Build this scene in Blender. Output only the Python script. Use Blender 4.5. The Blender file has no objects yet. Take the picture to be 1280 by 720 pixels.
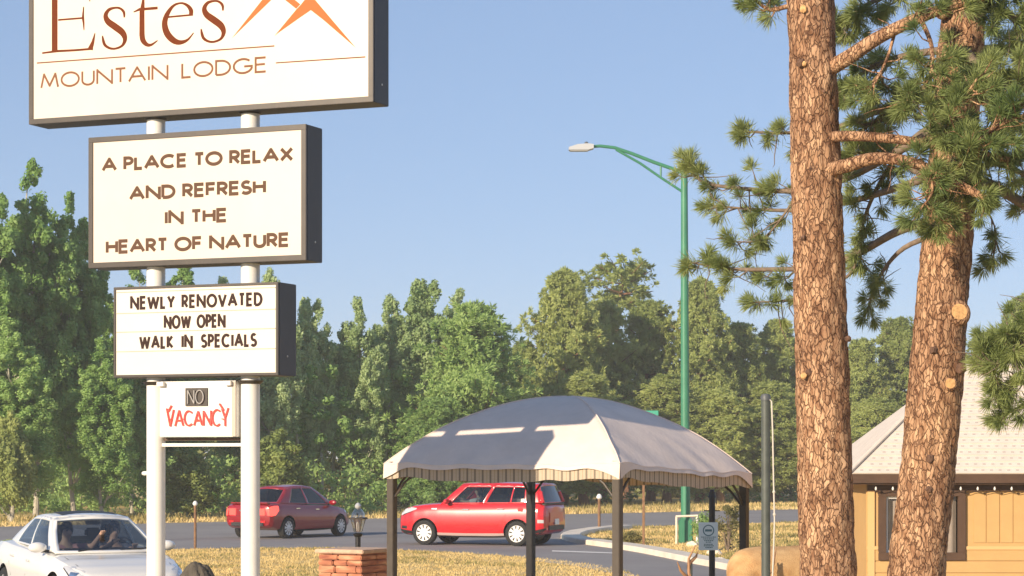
import bpy, bmesh, math, random
import numpy as np
from mathutils import Vector, Matrix, noise

# ------------------------------------------------------------------ camera, light, exposure
random.seed(7)
RNG = np.random.default_rng(7)
S = bpy.context.scene
COL = S.collection
R = math.radians
F, HY, EYE = 2800.0, 573.0, 2.25          # focal length in photo pixels, horizon row, eye height

cam = bpy.data.cameras.new('camera')
cam.sensor_width = 36.0
cam.lens = 36.0 * F / 1280.0
cam.shift_y = (HY - 360.0) / 1280.0
cam.clip_start = 0.1
cam.clip_end = 6000.0
camo = bpy.data.objects.new('camera', cam)
camo.location = (0, 0, EYE)
camo.rotation_euler = (R(90), 0, 0)
COL.objects.link(camo)
S.camera = camo

SUN_AZ = R(218.7)       # compass-like: x = sin, y = cos  (towards the sun)
SUN_EL = R(18.5)
world = bpy.data.worlds.new('World')
S.world = world
world.use_nodes = True
wn = world.node_tree
sky = wn.nodes.new('ShaderNodeTexSky')
sky.sky_type = 'NISHITA'
sky.sun_disc = False
sky.sun_elevation = SUN_EL
sky.sun_rotation = SUN_AZ
sky.altitude = 2300
sky.air_density = 1.0
sky.dust_density = .2
sky.ozone_density = 3.0
tint = wn.nodes.new('ShaderNodeMix')          # camera white balance of the whole sky
tint.data_type = 'RGBA'
tint.blend_type = 'MULTIPLY'
tint.inputs[0].default_value = 1.0
tint.inputs[7].default_value = (1.40, 1.575, 1.92, 1)
gam = wn.nodes.new('ShaderNodeGamma')
gam.inputs[1].default_value = .5
wn.links.new(sky.outputs[0], gam.inputs[0])
wn.links.new(gam.outputs[0], tint.inputs[6])
wn.links.new(tint.outputs[2], wn.nodes['Background'].inputs[0])
wn.nodes['Background'].inputs[1].default_value = 0.092

sun = bpy.data.lights.new('sun', 'SUN')
sun.energy = 3.7
sun.angle = R(0.5)
sun.color = (1.0, 0.83, 0.62)
suno = bpy.data.objects.new('sun', sun)
ts = Vector((math.sin(SUN_AZ) * math.cos(SUN_EL), math.cos(SUN_AZ) * math.cos(SUN_EL), math.sin(SUN_EL)))
suno.rotation_euler = (-ts).to_track_quat('-Z', 'Y').to_euler()
suno.location = (-10, -10, 20)
COL.objects.link(suno)

S.view_settings.view_transform = 'Standard'
S.view_settings.look = 'None'
S.view_settings.exposure = 0.85
S.view_settings.gamma = 1.0
S.view_settings.use_curve_mapping = False
HAZE = .0008
S.render.engine = 'CYCLES'
S.cycles.volume_bounces = 1
S.cycles.max_bounces = 6
S.cycles.transparent_max_bounces = 12
S.cycles.use_denoising = True

# ------------------------------------------------------------------ helpers
def W(px, py, Y):
    return Vector(((px - 640) * Y / F, Y, EYE - (py - HY) * Y / F))

def G(px, py):
    """ground point seen at a photo pixel"""
    Y = EYE * F / (py - HY)
    return Vector(((px - 640) * Y / F, Y, 0))

class MB:
    def __init__(s):
        s.v, s.f, s.m = [], [], []
    def add(s, vs, fs, m=0):
        o = len(s.v)
        s.v += [tuple(v) for v in vs]
        s.f += [tuple(i + o for i in f) for f in fs]
        s.m += [m] * len(fs)
    def box(s, c, d, rz=0.0, m=0, bev=0.0):
        cx, cy, cz = c
        x, y, z = d[0] / 2, d[1] / 2, d[2] / 2
        ca, sa = math.cos(rz), math.sin(rz)
        b = min(bev, x * .9, y * .9, z * .9)
        if b <= 0:
            pts = [(i * x, j * y, k * z) for k in (-1, 1) for j in (-1, 1) for i in (-1, 1)]
            fs = [(0, 2, 3, 1), (4, 5, 7, 6), (0, 1, 5, 4), (2, 6, 7, 3), (0, 4, 6, 2), (1, 3, 7, 5)]
        else:
            bm = bmesh.new()
            bmesh.ops.create_cube(bm, size=1)
            for v in bm.verts:
                v.co = Vector((v.co.x * 2 * x, v.co.y * 2 * y, v.co.z * 2 * z))
            bmesh.ops.bevel(bm, geom=bm.edges[:], offset=b, segments=2, affect='EDGES')
            bm.verts.index_update()
            pts = [tuple(v.co) for v in bm.verts]
            fs = [tuple(v.index for v in f.verts) for f in bm.faces]
            bm.free()
        s.add([(cx + p[0] * ca - p[1] * sa, cy + p[0] * sa + p[1] * ca, cz + p[2]) for p in pts], fs, m)
    def tube(s, pts, rs, n=12, m=0, cap=True):
        pts = [Vector(p) for p in pts]
        if not isinstance(rs, (list, tuple)):
            rs = [rs] * len(pts)
        up = None
        rings = []
        for i, p in enumerate(pts):
            t = (pts[min(i + 1, len(pts) - 1)] - pts[max(i - 1, 0)])
            if t.length < 1e-9:
                t = Vector((0, 0, 1))
            t.normalize()
            if up is None:
                up = Vector((1, 0, 0)) if abs(t.x) < .8 else Vector((0, 1, 0))
            a = (up - t * up.dot(t)).normalized()
            up = a
            b = t.cross(a)
            rings.append([p + (a * math.cos(2 * math.pi * k / n) + b * math.sin(2 * math.pi * k / n)) * rs[i] for k in range(n)])
        vs = [v for r in rings for v in r]
        fs = []
        for i in range(len(pts) - 1):
            for k in range(n):
                k2 = (k + 1) % n
                fs.append((i * n + k, i * n + k2, (i + 1) * n + k2, (i + 1) * n + k))
        if cap:
            fs.append(tuple(range(n - 1, -1, -1)))
            fs.append(tuple((len(pts) - 1) * n + k for k in range(n)))
        s.add(vs, fs, m)
    def lathe(s, c, prof, n=20, m=0):
        """prof: list of (r, z)"""
        vs, fs = [], []
        for r, z in prof:
            for k in range(n):
                a = 2 * math.pi * k / n
                vs.append((c[0] + r * math.cos(a), c[1] + r * math.sin(a), c[2] + z))
        for i in range(len(prof) - 1):
            for k in range(n):
                k2 = (k + 1) % n
                fs.append((i * n + k, i * n + k2, (i + 1) * n + k2, (i + 1) * n + k))
        fs.append(tuple(range(n - 1, -1, -1)))
        fs.append(tuple((len(prof) - 1) * n + k for k in range(n)))
        s.add(vs, fs, m)
    def build(s, name, mats, parent=None, smooth=False, sharp=35):
        me = bpy.data.meshes.new(name)
        me.from_pydata(s.v, [], s.f)
        if not isinstance(mats, (list, tuple)):
            mats = [mats]
        for m in mats:
            me.materials.append(m)
        me.polygons.foreach_set('material_index', s.m)
        me.validate()
        if smooth:
            me.polygons.foreach_set('use_smooth', [True] * len(me.polygons))
            me.set_sharp_from_angle(angle=R(sharp))
        me.update()
        return link(name, me, parent)

def link(name, me, parent=None):
    o = bpy.data.objects.new(name, me)
    COL.objects.link(o)
    if parent is not None:
        o.parent = parent
    return o

def tag(o, label=None, cat=None, group=None, kind=None):
    if label: o['label'] = label
    if cat: o['category'] = cat
    if group: o['group'] = group
    if kind: o['kind'] = kind
    return o

def empty(name, loc=(0, 0, 0), rz=0.0, label=None, cat=None, group=None):
    o = bpy.data.objects.new(name, None)
    o.empty_display_size = .2
    COL.objects.link(o)
    o.location = loc
    o.rotation_euler = (0, 0, rz)
    return tag(o, label, cat, group)

def copy_tree(o, parent=None):
    c = o.copy()
    COL.objects.link(c)
    c.parent = parent
    for ch in list(o.children):
        copy_tree(ch, c)
    return c

def np_mesh(name, verts, faces_n, mats, parent=None, smooth=False):
    """verts (N*k,3) grouped k per face"""
    k = faces_n
    n = len(verts) // k
    me = bpy.data.meshes.new(name)
    me.vertices.add(len(verts))
    me.vertices.foreach_set('co', np.asarray(verts, dtype=np.float32).ravel())
    me.loops.add(len(verts))
    me.loops.foreach_set('vertex_index', np.arange(len(verts), dtype=np.int32))
    me.polygons.add(n)
    me.polygons.foreach_set('loop_start', np.arange(0, len(verts), k, dtype=np.int32))
    me.polygons.foreach_set('loop_total', np.full(n, k, dtype=np.int32))
    me.materials.append(mats)
    me.update()
    me.validate()
    return link(name, me, parent) if parent is not False else me

# ------------------------------------------------------------------ materials
def mat(name, col, rough=.6, metal=0.0, coat=0.0, var=0.0, scale=8.0, bump=0.0, bscale=None, emit=None, spec=.5, col2=None):
    m = bpy.data.materials.new(name)
    m.use_nodes = True
    nt = m.node_tree
    p = nt.nodes['Principled BSDF']
    p.inputs['Base Color'].default_value = (*col, 1)
    p.inputs['Roughness'].default_value = rough
    p.inputs['Metallic'].default_value = metal
    p.inputs['Coat Weight'].default_value = coat
    p.inputs['Coat Roughness'].default_value = .04
    p.inputs['Specular IOR Level'].default_value = spec
    if emit:
        p.inputs['Emission Color'].default_value = (*emit[0], 1)
        p.inputs['Emission Strength'].default_value = emit[1]
    tc = nt.nodes.new('ShaderNodeTexCoord')
    if var > 0 or col2:
        n = nt.nodes.new('ShaderNodeTexNoise')
        n.inputs['Scale'].default_value = scale
        n.inputs['Detail'].default_value = 6
        n.inputs['Roughness'].default_value = .65
        nt.links.new(tc.outputs['Object'], n.inputs['Vector'])
        r = nt.nodes.new('ShaderNodeValToRGB')
        r.color_ramp.elements[0].position = .32
        r.color_ramp.elements[1].position = .68
        c2 = col2 or tuple(min(1, c * (1 + var)) for c in col)
        c1 = col if col2 else tuple(c * (1 - var) for c in col)
        r.color_ramp.elements[0].color = (*c1, 1)
        r.color_ramp.elements[1].color = (*c2, 1)
        nt.links.new(n.outputs['Fac'], r.inputs['Fac'])
        nt.links.new(r.outputs['Color'], p.inputs['Base Color'])
    if bump > 0:
        n2 = nt.nodes.new('ShaderNodeTexNoise')
        n2.inputs['Scale'].default_value = bscale or scale * 4
        n2.inputs['Detail'].default_value = 8
        nt.links.new(tc.outputs['Object'], n2.inputs['Vector'])
        b = nt.nodes.new('ShaderNodeBump')
        b.inputs['Strength'].default_value = bump
        b.inputs['Distance'].default_value = .05
        nt.links.new(n2.outputs['Fac'], b.inputs['Height'])
        nt.links.new(b.outputs['Normal'], p.inputs['Normal'])
    return m

def glass(name, tint=(.5, .58, .58), refl=.12):
    m = bpy.data.materials.new(name)
    m.use_nodes = True
    nt = m.node_tree
    nt.nodes.remove(nt.nodes['Principled BSDF'])
    out = nt.nodes['Material Output']
    t = nt.nodes.new('ShaderNodeBsdfTransparent')
    t.inputs[0].default_value = (*tint, 1)
    g = nt.nodes.new('ShaderNodeBsdfGlossy')
    g.inputs['Roughness'].default_value = .02
    lw = nt.nodes.new('ShaderNodeLayerWeight')
    lw.inputs[0].default_value = .5
    fr = nt.nodes.new('ShaderNodeMath')
    fr.operation = 'POWER'
    fr.inputs[1].default_value = 4.0
    nt.links.new(lw.outputs['Facing'], fr.inputs[0])
    ma = nt.nodes.new('ShaderNodeMath')
    ma.operation = 'MULTIPLY_ADD'
    ma.inputs[1].default_value = .9
    ma.inputs[2].default_value = .04 + refl
    nt.links.new(fr.outputs[0], ma.inputs[0])
    mx = nt.nodes.new('ShaderNodeMixShader')
    nt.links.new(ma.outputs[0], mx.inputs[0])
    nt.links.new(t.outputs[0], mx.inputs[1])
    nt.links.new(g.outputs[0], mx.inputs[2])
    nt.links.new(mx.outputs[0], out.inputs[0])
    return m

def leaf_mat(name, c1, c2, scale=.9, trans=.3, rough=.55):
    m = bpy.data.materials.new(name)
    m.use_nodes = True
    nt = m.node_tree
    p = nt.nodes['Principled BSDF']
    out = nt.nodes['Material Output']
    tc = nt.nodes.new('ShaderNodeTexCoord')
    n = nt.nodes.new('ShaderNodeTexNoise')
    n.inputs['Scale'].default_value = scale
    n.inputs['Detail'].default_value = 5
    nt.links.new(tc.outputs['Object'], n.inputs['Vector'])
    oi = nt.nodes.new('ShaderNodeObjectInfo')
    ad = nt.nodes.new('ShaderNodeMath')
    ad.operation = 'MULTIPLY_ADD'
    ad.inputs[1].default_value = .3
    nt.links.new(oi.outputs['Random'], ad.inputs[0])
    nt.links.new(n.outputs['Fac'], ad.inputs[2])
    r = nt.nodes.new('ShaderNodeValToRGB')
    r.color_ramp.elements[0].position = .42
    r.color_ramp.elements[1].position = .85
    r.color_ramp.elements[0].color = (*c1, 1)
    r.color_ramp.elements[1].color = (*c2, 1)
    nt.links.new(ad.outputs[0], r.inputs[0])
    nt.links.new(r.outputs[0], p.inputs['Base Color'])
    p.inputs['Roughness'].default_value = rough
    p.inputs['Specular IOR Level'].default_value = .3
    tr = nt.nodes.new('ShaderNodeBsdfTranslucent')
    nt.links.new(r.outputs[0], tr.inputs[0])
    mx = nt.nodes.new('ShaderNodeMixShader')
    mx.inputs[0].default_value = trans
    nt.links.new(p.outputs[0], mx.inputs[1])
    nt.links.new(tr.outputs[0], mx.inputs[2])
    nt.links.new(mx.outputs[0], out.inputs[0])
    return m

def ground_mat(name, cols, scale, bump=.4, fine=60.0):
    """cols: 3 colours from a large + a fine noise"""
    m = bpy.data.materials.new(name)
    m.use_nodes = True
    nt = m.node_tree
    p = nt.nodes['Principled BSDF']
    p.inputs['Roughness'].default_value = .9
    p.inputs['Specular IOR Level'].default_value = .2
    tc = nt.nodes.new('ShaderNodeTexCoord')
    def nz(sc, det=6):
        n = nt.nodes.new('ShaderNodeTexNoise')
        n.inputs['Scale'].default_value = sc
        n.inputs['Detail'].default_value = det
        n.inputs['Roughness'].default_value = .7
        nt.links.new(tc.outputs['Object'], n.inputs['Vector'])
        return n
    a, b = nz(scale), nz(fine, 4)
    md = nt.nodes.new('ShaderNodeMath')
    md.operation = 'MULTIPLY_ADD'
    md.inputs[1].default_value = .45
    nt.links.new(b.outputs['Fac'], md.inputs[0])
    m2 = nt.nodes.new('ShaderNodeMath')
    m2.operation = 'MULTIPLY'
    m2.inputs[1].default_value = .6
    nt.links.new(a.outputs['Fac'], m2.inputs[0])
    nt.links.new(m2.outputs[0], md.inputs[2])
    r = nt.nodes.new('ShaderNodeValToRGB')
    e = r.color_ramp.elements
    e[0].position, e[1].position = .38, .66
    e[0].color = (*cols[0], 1)
    e[1].color = (*cols[2], 1)
    x = e.new(.5)
    x.color = (*cols[1], 1)
    nt.links.new(md.outputs[0], r.inputs[0])
    nt.links.new(r.outputs[0], p.inputs['Base Color'])
    bp = nt.nodes.new('ShaderNodeBump')
    bp.inputs['Strength'].default_value = bump
    bp.inputs['Distance'].default_value = .06
    nt.links.new(b.outputs['Fac'], bp.inputs['Height'])
    nt.links.new(bp.outputs[0], p.inputs['Normal'])
    return m

def bark_mat(name, plate1, plate2, crack, sc=14.0, stretch=.35):
    m = bpy.data.materials.new(name)
    m.use_nodes = True
    nt = m.node_tree
    L = nt.links
    p = nt.nodes['Principled BSDF']
    p.inputs['Roughness'].default_value = .85
    p.inputs['Specular IOR Level'].default_value = .2
    tc = nt.nodes.new('ShaderNodeTexCoord')
    wz = nt.nodes.new('ShaderNodeTexNoise')
    wz.inputs['Scale'].default_value = 9
    wz.inputs['Detail'].default_value = 4
    L.new(tc.outputs['Object'], wz.inputs['Vector'])
    mx = nt.nodes.new('ShaderNodeMix')
    mx.data_type = 'RGBA'
    mx.blend_type = 'LINEAR_LIGHT'
    mx.inputs[0].default_value = .045
    L.new(tc.outputs['Object'], mx.inputs[6])
    L.new(wz.outputs['Color'], mx.inputs[7])
    mp = nt.nodes.new('ShaderNodeMapping')
    mp.inputs['Scale'].default_value = (sc, sc, sc * stretch)
    L.new(mx.outputs[2], mp.inputs[0])
    vo = nt.nodes.new('ShaderNodeTexVoronoi')
    vo.feature = 'DISTANCE_TO_EDGE'
    vo.inputs['Scale'].default_value = 1
    L.new(mp.outputs[0], vo.inputs['Vector'])
    vc = nt.nodes.new('ShaderNodeTexVoronoi')
    vc.inputs['Scale'].default_value = 1
    L.new(mp.outputs[0], vc.inputs['Vector'])
    fl = nt.nodes.new('ShaderNodeTexNoise')
    fl.inputs['Scale'].default_value = 45
    fl.inputs['Detail'].default_value = 6
    fl.inputs['Roughness'].default_value = .75
    L.new(tc.outputs['Object'], fl.inputs['Vector'])
    sep = nt.nodes.new('ShaderNodeSeparateColor')
    L.new(vc.outputs['Color'], sep.inputs[0])
    av = nt.nodes.new('ShaderNodeMath')
    av.operation = 'MULTIPLY_ADD'
    av.inputs[1].default_value = .45
    L.new(sep.outputs[0], av.inputs[0])
    fm = nt.nodes.new('ShaderNodeMath')
    fm.operation = 'MULTIPLY'
    fm.inputs[1].default_value = .6
    L.new(fl.outputs['Fac'], fm.inputs[0])
    L.new(fm.outputs[0], av.inputs[2])
    r = nt.nodes.new('ShaderNodeValToRGB')
    r.color_ramp.elements[0].position = .22
    r.color_ramp.elements[1].position = .75
    r.color_ramp.elements[0].color = (*plate1, 1)
    r.color_ramp.elements[1].color = (*plate2, 1)
    L.new(av.outputs[0], r.inputs[0])
    cr = nt.nodes.new('ShaderNodeValToRGB')
    cr.color_ramp.elements[0].position = .0
    cr.color_ramp.elements[1].position = .10
    cr.color_ramp.elements[0].color = (0, 0, 0, 1)
    cr.color_ramp.elements[1].color = (1, 1, 1, 1)
    L.new(vo.outputs['Distance'], cr.inputs[0])
    cm = nt.nodes.new('ShaderNodeMix')
    cm.data_type = 'RGBA'
    L.new(cr.outputs[0], cm.inputs[0])
    cm.inputs[6].default_value = (*crack, 1)
    L.new(r.outputs[0], cm.inputs[7])
    mp2 = nt.nodes.new('ShaderNodeMapping')
    mp2.inputs['Scale'].default_value = (11, 11, 2.6)
    L.new(mx.outputs[2], mp2.inputs[0])
    vb = nt.nodes.new('ShaderNodeTexVoronoi')
    vb.feature = 'DISTANCE_TO_EDGE'
    L.new(mp2.outputs[0], vb.inputs['Vector'])
    vb.inputs['Scale'].default_value = 1
    r2 = nt.nodes.new('ShaderNodeValToRGB')
    r2.color_ramp.elements[0].position = .0
    r2.color_ramp.elements[1].position = .16
    r2.color_ramp.elements[0].color = (.5, .43, .40, 1)
    r2.color_ramp.elements[1].color = (1, 1, 1, 1)
    L.new(vb.outputs['Distance'], r2.inputs[0])
    mul = nt.nodes.new('ShaderNodeMix')
    mul.data_type = 'RGBA'
    mul.blend_type = 'MULTIPLY'
    mul.inputs[0].default_value = 1
    L.new(cm.outputs[2], mul.inputs[6])
    L.new(r2.outputs[0], mul.inputs[7])
    lg = nt.nodes.new('ShaderNodeTexNoise')
    lg.inputs['Scale'].default_value = 2.2
    lg.inputs['Detail'].default_value = 5
    L.new(tc.outputs['Object'], lg.inputs['Vector'])
    lr = nt.nodes.new('ShaderNodeValToRGB')
    lr.color_ramp.elements[0].position = .36
    lr.color_ramp.elements[1].position = .62
    lr.color_ramp.elements[0].color = (.66, .62, .62, 1)
    lr.color_ramp.elements[1].color = (1.0, 1.0, 1.0, 1)
    L.new(lg.outputs['Fac'], lr.inputs[0])
    m3 = nt.nodes.new('ShaderNodeMix')
    m3.data_type = 'RGBA'
    m3.blend_type = 'MULTIPLY'
    m3.inputs[0].default_value = 1
    L.new(mul.outputs[2], m3.inputs[6])
    L.new(lr.outputs[0], m3.inputs[7])
    L.new(m3.outputs[2], p.inputs['Base Color'])
    hs = nt.nodes.new('ShaderNodeMath')
    hs.operation = 'MULTIPLY_ADD'
    hs.inputs[1].default_value = .35
    L.new(fl.outputs['Fac'], hs.inputs[0])
    L.new(cr.outputs[0], hs.inputs[2])
    b = nt.nodes.new('ShaderNodeBump')
    b.inputs['Strength'].default_value = .8
    b.inputs['Distance'].default_value = .02
    L.new(hs.outputs[0], b.inputs['Height'])
    L.new(b.outputs[0], p.inputs['Normal'])
    return m

M = {}
M['white_pole'] = mat('white_pole_paint', (.8, .78, .73), .4, var=.05, scale=3)
M['sign_face'] = mat('sign_face_acrylic', (.70, .60, .50), .35, var=.03, scale=2)
M['sign_white'] = mat('letter_board_acrylic', (.75, .67, .585), .35, var=.02, scale=2)
M['sign_frame'] = mat('sign_frame_metal', (.045, .036, .03), .4, metal=.2, var=.15, scale=5)
M['sign_side'] = mat('sign_side_metal', (.02, .021, .026), .5, var=.2, scale=5)
M['brown_letter'] = mat('brown_vinyl', (.125, .072, .048), .85, spec=.1, var=.06, scale=20)
M['rust_letter'] = mat('rust_vinyl', (.15, .036, .011), .85, spec=.1, var=.1, scale=6)
M['orange_letter'] = mat('orange_vinyl', (.50, .16, .055), .85, spec=.1)
M['dark_letter'] = mat('dark_letter', (.05, .03, .026), .85, spec=.1)
M['neon_red'] = mat('red_tube', (.75, .07, .05), .3, emit=((1, .12, .08), .25))
M['neon_off'] = mat('grey_tube', (.42, .40, .38), .3)
M['black_steel'] = mat('black_steel', (.012, .011, .012), .45, var=.3, scale=10)
M['brown_steel'] = mat('brown_steel', (.07, .055, .042), .5, var=.15, scale=10)
M['canvas'] = mat('canopy_canvas', (.80, .67, .585), .9, var=.06, scale=3, bump=.12, bscale=14, spec=.15)
M['green_paint'] = mat('green_paint', (.05, .22, .125), .45, var=.1, scale=4)
M['lamp_grey'] = mat('lamp_grey', (.55, .56, .56), .4, metal=.3)
M['lamp_lens'] = mat('lamp_lens', (.75, .74, .7), .2)
M['lamp_dark'] = mat('lamp_dark', (.09, .10, .11), .5)
M['asphalt'] = ground_mat('asphalt_surface', ((.235, .22, .215), (.285, .27, .262), (.33, .313, .30)), .22, .15, 35)
M['asphalt_dark'] = ground_mat('driveway_asphalt', ((.225, .212, .21), (.275, .26, .255), (.32, .305, .293)), .3, .15, 35)
M['dry_grass'] = ground_mat('dry_grass_ground', ((.46, .345, .115), (.66, .475, .185), (.77, .57, .26)), .35, .5, 9)
M['gravel'] = ground_mat('pale_gravel', ((.36, .31, .24), (.5, .43, .34), (.62, .54, .43)), 1.5, .4, 30)
M['concrete'] = mat('kerb_concrete', (.78, .69, .56), .85, var=.14, scale=2, bump=.2)
M['white_paint'] = mat('road_paint', (.72, .70, .66), .8, var=.1, scale=6)
M['straw'] = leaf_mat('straw_blades', (.66, .49, .19), (.84, .65, .31), 1.2, .25)
M['straw_green'] = leaf_mat('green_straw_blades', (.20, .20, .06), (.42, .34, .12), 1.2, .25)
M['aspen'] = leaf_mat('aspen_leaves', (.23, .40, .105), (.43, .60, .20), .55, .45)
M['poplar'] = leaf_mat('poplar_leaves', (.31, .44, .17), (.55, .66, .33), .5, .45)
M['yellow_leaf'] = leaf_mat('yellow_green_leaves', (.22, .30, .08), (.40, .45, .14), .8, .4)
M['pine_leaf'] = leaf_mat('pine_needles_far', (.275, .345, .10), (.50, .555, .19), .6, .42)
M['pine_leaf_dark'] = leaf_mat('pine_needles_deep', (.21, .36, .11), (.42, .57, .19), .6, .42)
M['needle'] = leaf_mat('pine_needles_near', (.12, .19, .06), (.37, .42, .155), 2.2, .35)
M['shrub_leaf'] = leaf_mat('shrub_leaves', (.14, .14, .05), (.29, .25, .09), 1.5, .3)
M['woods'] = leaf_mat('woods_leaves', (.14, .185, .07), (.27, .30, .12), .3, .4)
M['bark'] = bark_mat('ponderosa_bark', (.42, .235, .13), (.72, .46, .275), (.25, .13, .078), 34.0, .27)
M['knot'] = mat('bark_knot', (.13, .07, .045), .9, var=.4, scale=40)
M['bark_far'] = mat('far_bark', (.25, .13, .075), .9, var=.35, scale=6)
M['bark_pale'] = mat('aspen_bark', (.42, .38, .30), .8, var=.35, scale=5)
M['twig'] = mat('twig_bark', (.20, .15, .11), .9, var=.3, scale=20)
M['cut_wood'] = mat('cut_wood', (.60, .35, .15), .8, var=.35, scale=30)
M['dead_wood'] = mat('dead_wood', (.42, .27, .19), .9, var=.2, scale=8)
M['roof_tile'] = mat('roof_tile', (.70, .62, .53), .75, var=.07, scale=5)
M['siding'] = mat('yellow_siding', (.55, .345, .14), .75, var=.05, scale=3)
M['siding_trim'] = mat('yellow_trim', (.66, .43, .19), .7)
M['brown_trim'] = mat('brown_trim', (.085, .045, .025), .6, var=.15, scale=6)
M['curtain'] = mat('curtain_cloth', (.50, .40, .36), .9, var=.1, scale=8)
M['room_dark'] = mat('room_dark', (.05, .03, .025), .9)
M['white_plastic'] = mat('white_plastic', (.8, .78, .74), .4)
M['notice'] = mat('notice_panel', (.76, .86, .88), .5)
M['notice_ink'] = mat('notice_ink', (.09, .22, .26), .6)
M['rust_post'] = mat('rust_post', (.22, .12, .06), .8, var=.3, scale=15)
M['grey_green_pole'] = mat('grey_green_pole', (.075, .088, .08), .5, var=.2, scale=8)
M['cord'] = mat('pale_cord', (.6, .56, .5), .8)
M['street_sign'] = mat('street_sign_green', (.02, .30, .2), .4)
M['brick'] = None
M['stone'] = mat('grey_ridged_stone', (.10, .085, .065), .9, var=.3, scale=9, bump=.4, bscale=30)
M['elk_body'] = mat('elk_hide', (.50, .26, .10), .85, col2=(.72, .47, .22), scale=5, bump=.5, bscale=90)
M['elk_hair'] = mat('elk_hair', (.36, .19, .075), .8, col2=(.70, .46, .22), scale=7)
M['elk_dark'] = mat('elk_dark_hide', (.13, .065, .03), .85, var=.2, scale=5)
M['antler'] = mat('antler_bone', (.36, .19, .09), .6, var=.3, scale=9)
M['tyre'] = mat('tyre_rubber', (.015, .015, .015), .8)
M['chrome'] = mat('chrome', (.75, .75, .75), .15, metal=1)
M['hub_white'] = mat('white_wheel_paint', (.82, .80, .76), .35)
M['hub_silver'] = mat('silver_wheel_paint', (.62, .62, .62), .3, metal=.5)
M['dark_plastic'] = mat('dark_plastic', (.02, .02, .022), .5)
M['interior'] = mat('car_interior', (.03, .03, .033), .8)
M['seat_cloth'] = mat('seat_cloth', (.045, .043, .045), .9)
M['red_paint'] = mat('bright_red_car_paint', (.60, .012, .02), .3, coat=1.0)
M['maroon_paint'] = mat('dark_red_car_paint', (.30, .004, .010), .28, metal=.1, coat=1.0)
M['white_car'] = mat('white_car_paint', (.8, .785, .74), .3, coat=1.0)
M['car_glass'] = glass('car_glass', (.40, .48, .50), .06)
M['dark_glass'] = glass('dark_car_glass', (.12, .14, .15), .05)
M['white_car_glass'] = glass('clear_car_glass', (.52, .57, .62), .05)
M['pane'] = glass('window_pane', (.8, .82, .8), .04)
M['lantern_glass'] = glass('lantern_glass', (.9, .92, .9), .3)
M['tail'] = mat('tail_lamp', (.62, .02, .02), .15, coat=1.0)
M['tail_glint'] = mat('sun_glint_tail_lamp', (.8, .05, .04), .2, emit=((1, .10, .07), .9))  # sun glint on the sedan's tail lights, put in as emission
M['head'] = mat('head_lamp', (.72, .72, .72), .12, coat=1.0, metal=.3)
M['amber'] = mat('amber_lamp', (.8, .28, .03), .25)
M['skin'] = mat('skin', (.55, .34, .24), .6)
M['hair'] = mat('hair', (.06, .035, .02), .7)
M['shirt_pink'] = mat('pink_shirt', (.55, .26, .27), .9)
M['shirt_dark'] = mat('dark_shirt', (.08, .09, .13), .9)
M['shirt_white'] = mat('white_shirt', (.78, .76, .72), .9)
M['tile_dot'] = mat('roof_tile_dimple', (.47, .40, .36), .8)

def brick_mat():
    m = bpy.data.materials.new('stacked_red_stone')
    m.use_nodes = True
    nt = m.node_tree
    L = nt.links
    p = nt.nodes['Principled BSDF']
    p.inputs['Roughness'].default_value = .9
    tc = nt.nodes.new('ShaderNodeTexCoord')
    mp = nt.nodes.new('ShaderNodeMapping')
    mp.inputs['Scale'].default_value = (1.6, 1.6, 9)
    L.new(tc.outputs['Object'], mp.inputs[0])
    n = nt.nodes.new('ShaderNodeTexNoise')
    n.inputs['Scale'].default_value = 1.6
    n.inputs['Detail'].default_value = 6
    L.new(mp.outputs[0], n.inputs['Vector'])
    r = nt.nodes.new('ShaderNodeValToRGB')
    e = r.color_ramp.elements
    e[0].position, e[1].position = .33, .66
    e[0].color = (.30, .10, .06, 1)
    e[1].color = (.66, .37, .22, 1)
    x = e.new(.5)
    x.color = (.50, .20, .11, 1)
    L.new(n.outputs['Fac'], r.inputs[0])
    L.new(r.outputs[0], p.inputs['Base Color'])
    b = nt.nodes.new('ShaderNodeBump')
    b.inputs['Strength'].default_value = .5
    b.inputs['Distance'].default_value = .03
    L.new(n.outputs['Fac'], b.inputs['Height'])
    L.new(b.outputs[0], p.inputs['Normal'])
    return m
M['brick'] = brick_mat()

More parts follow.
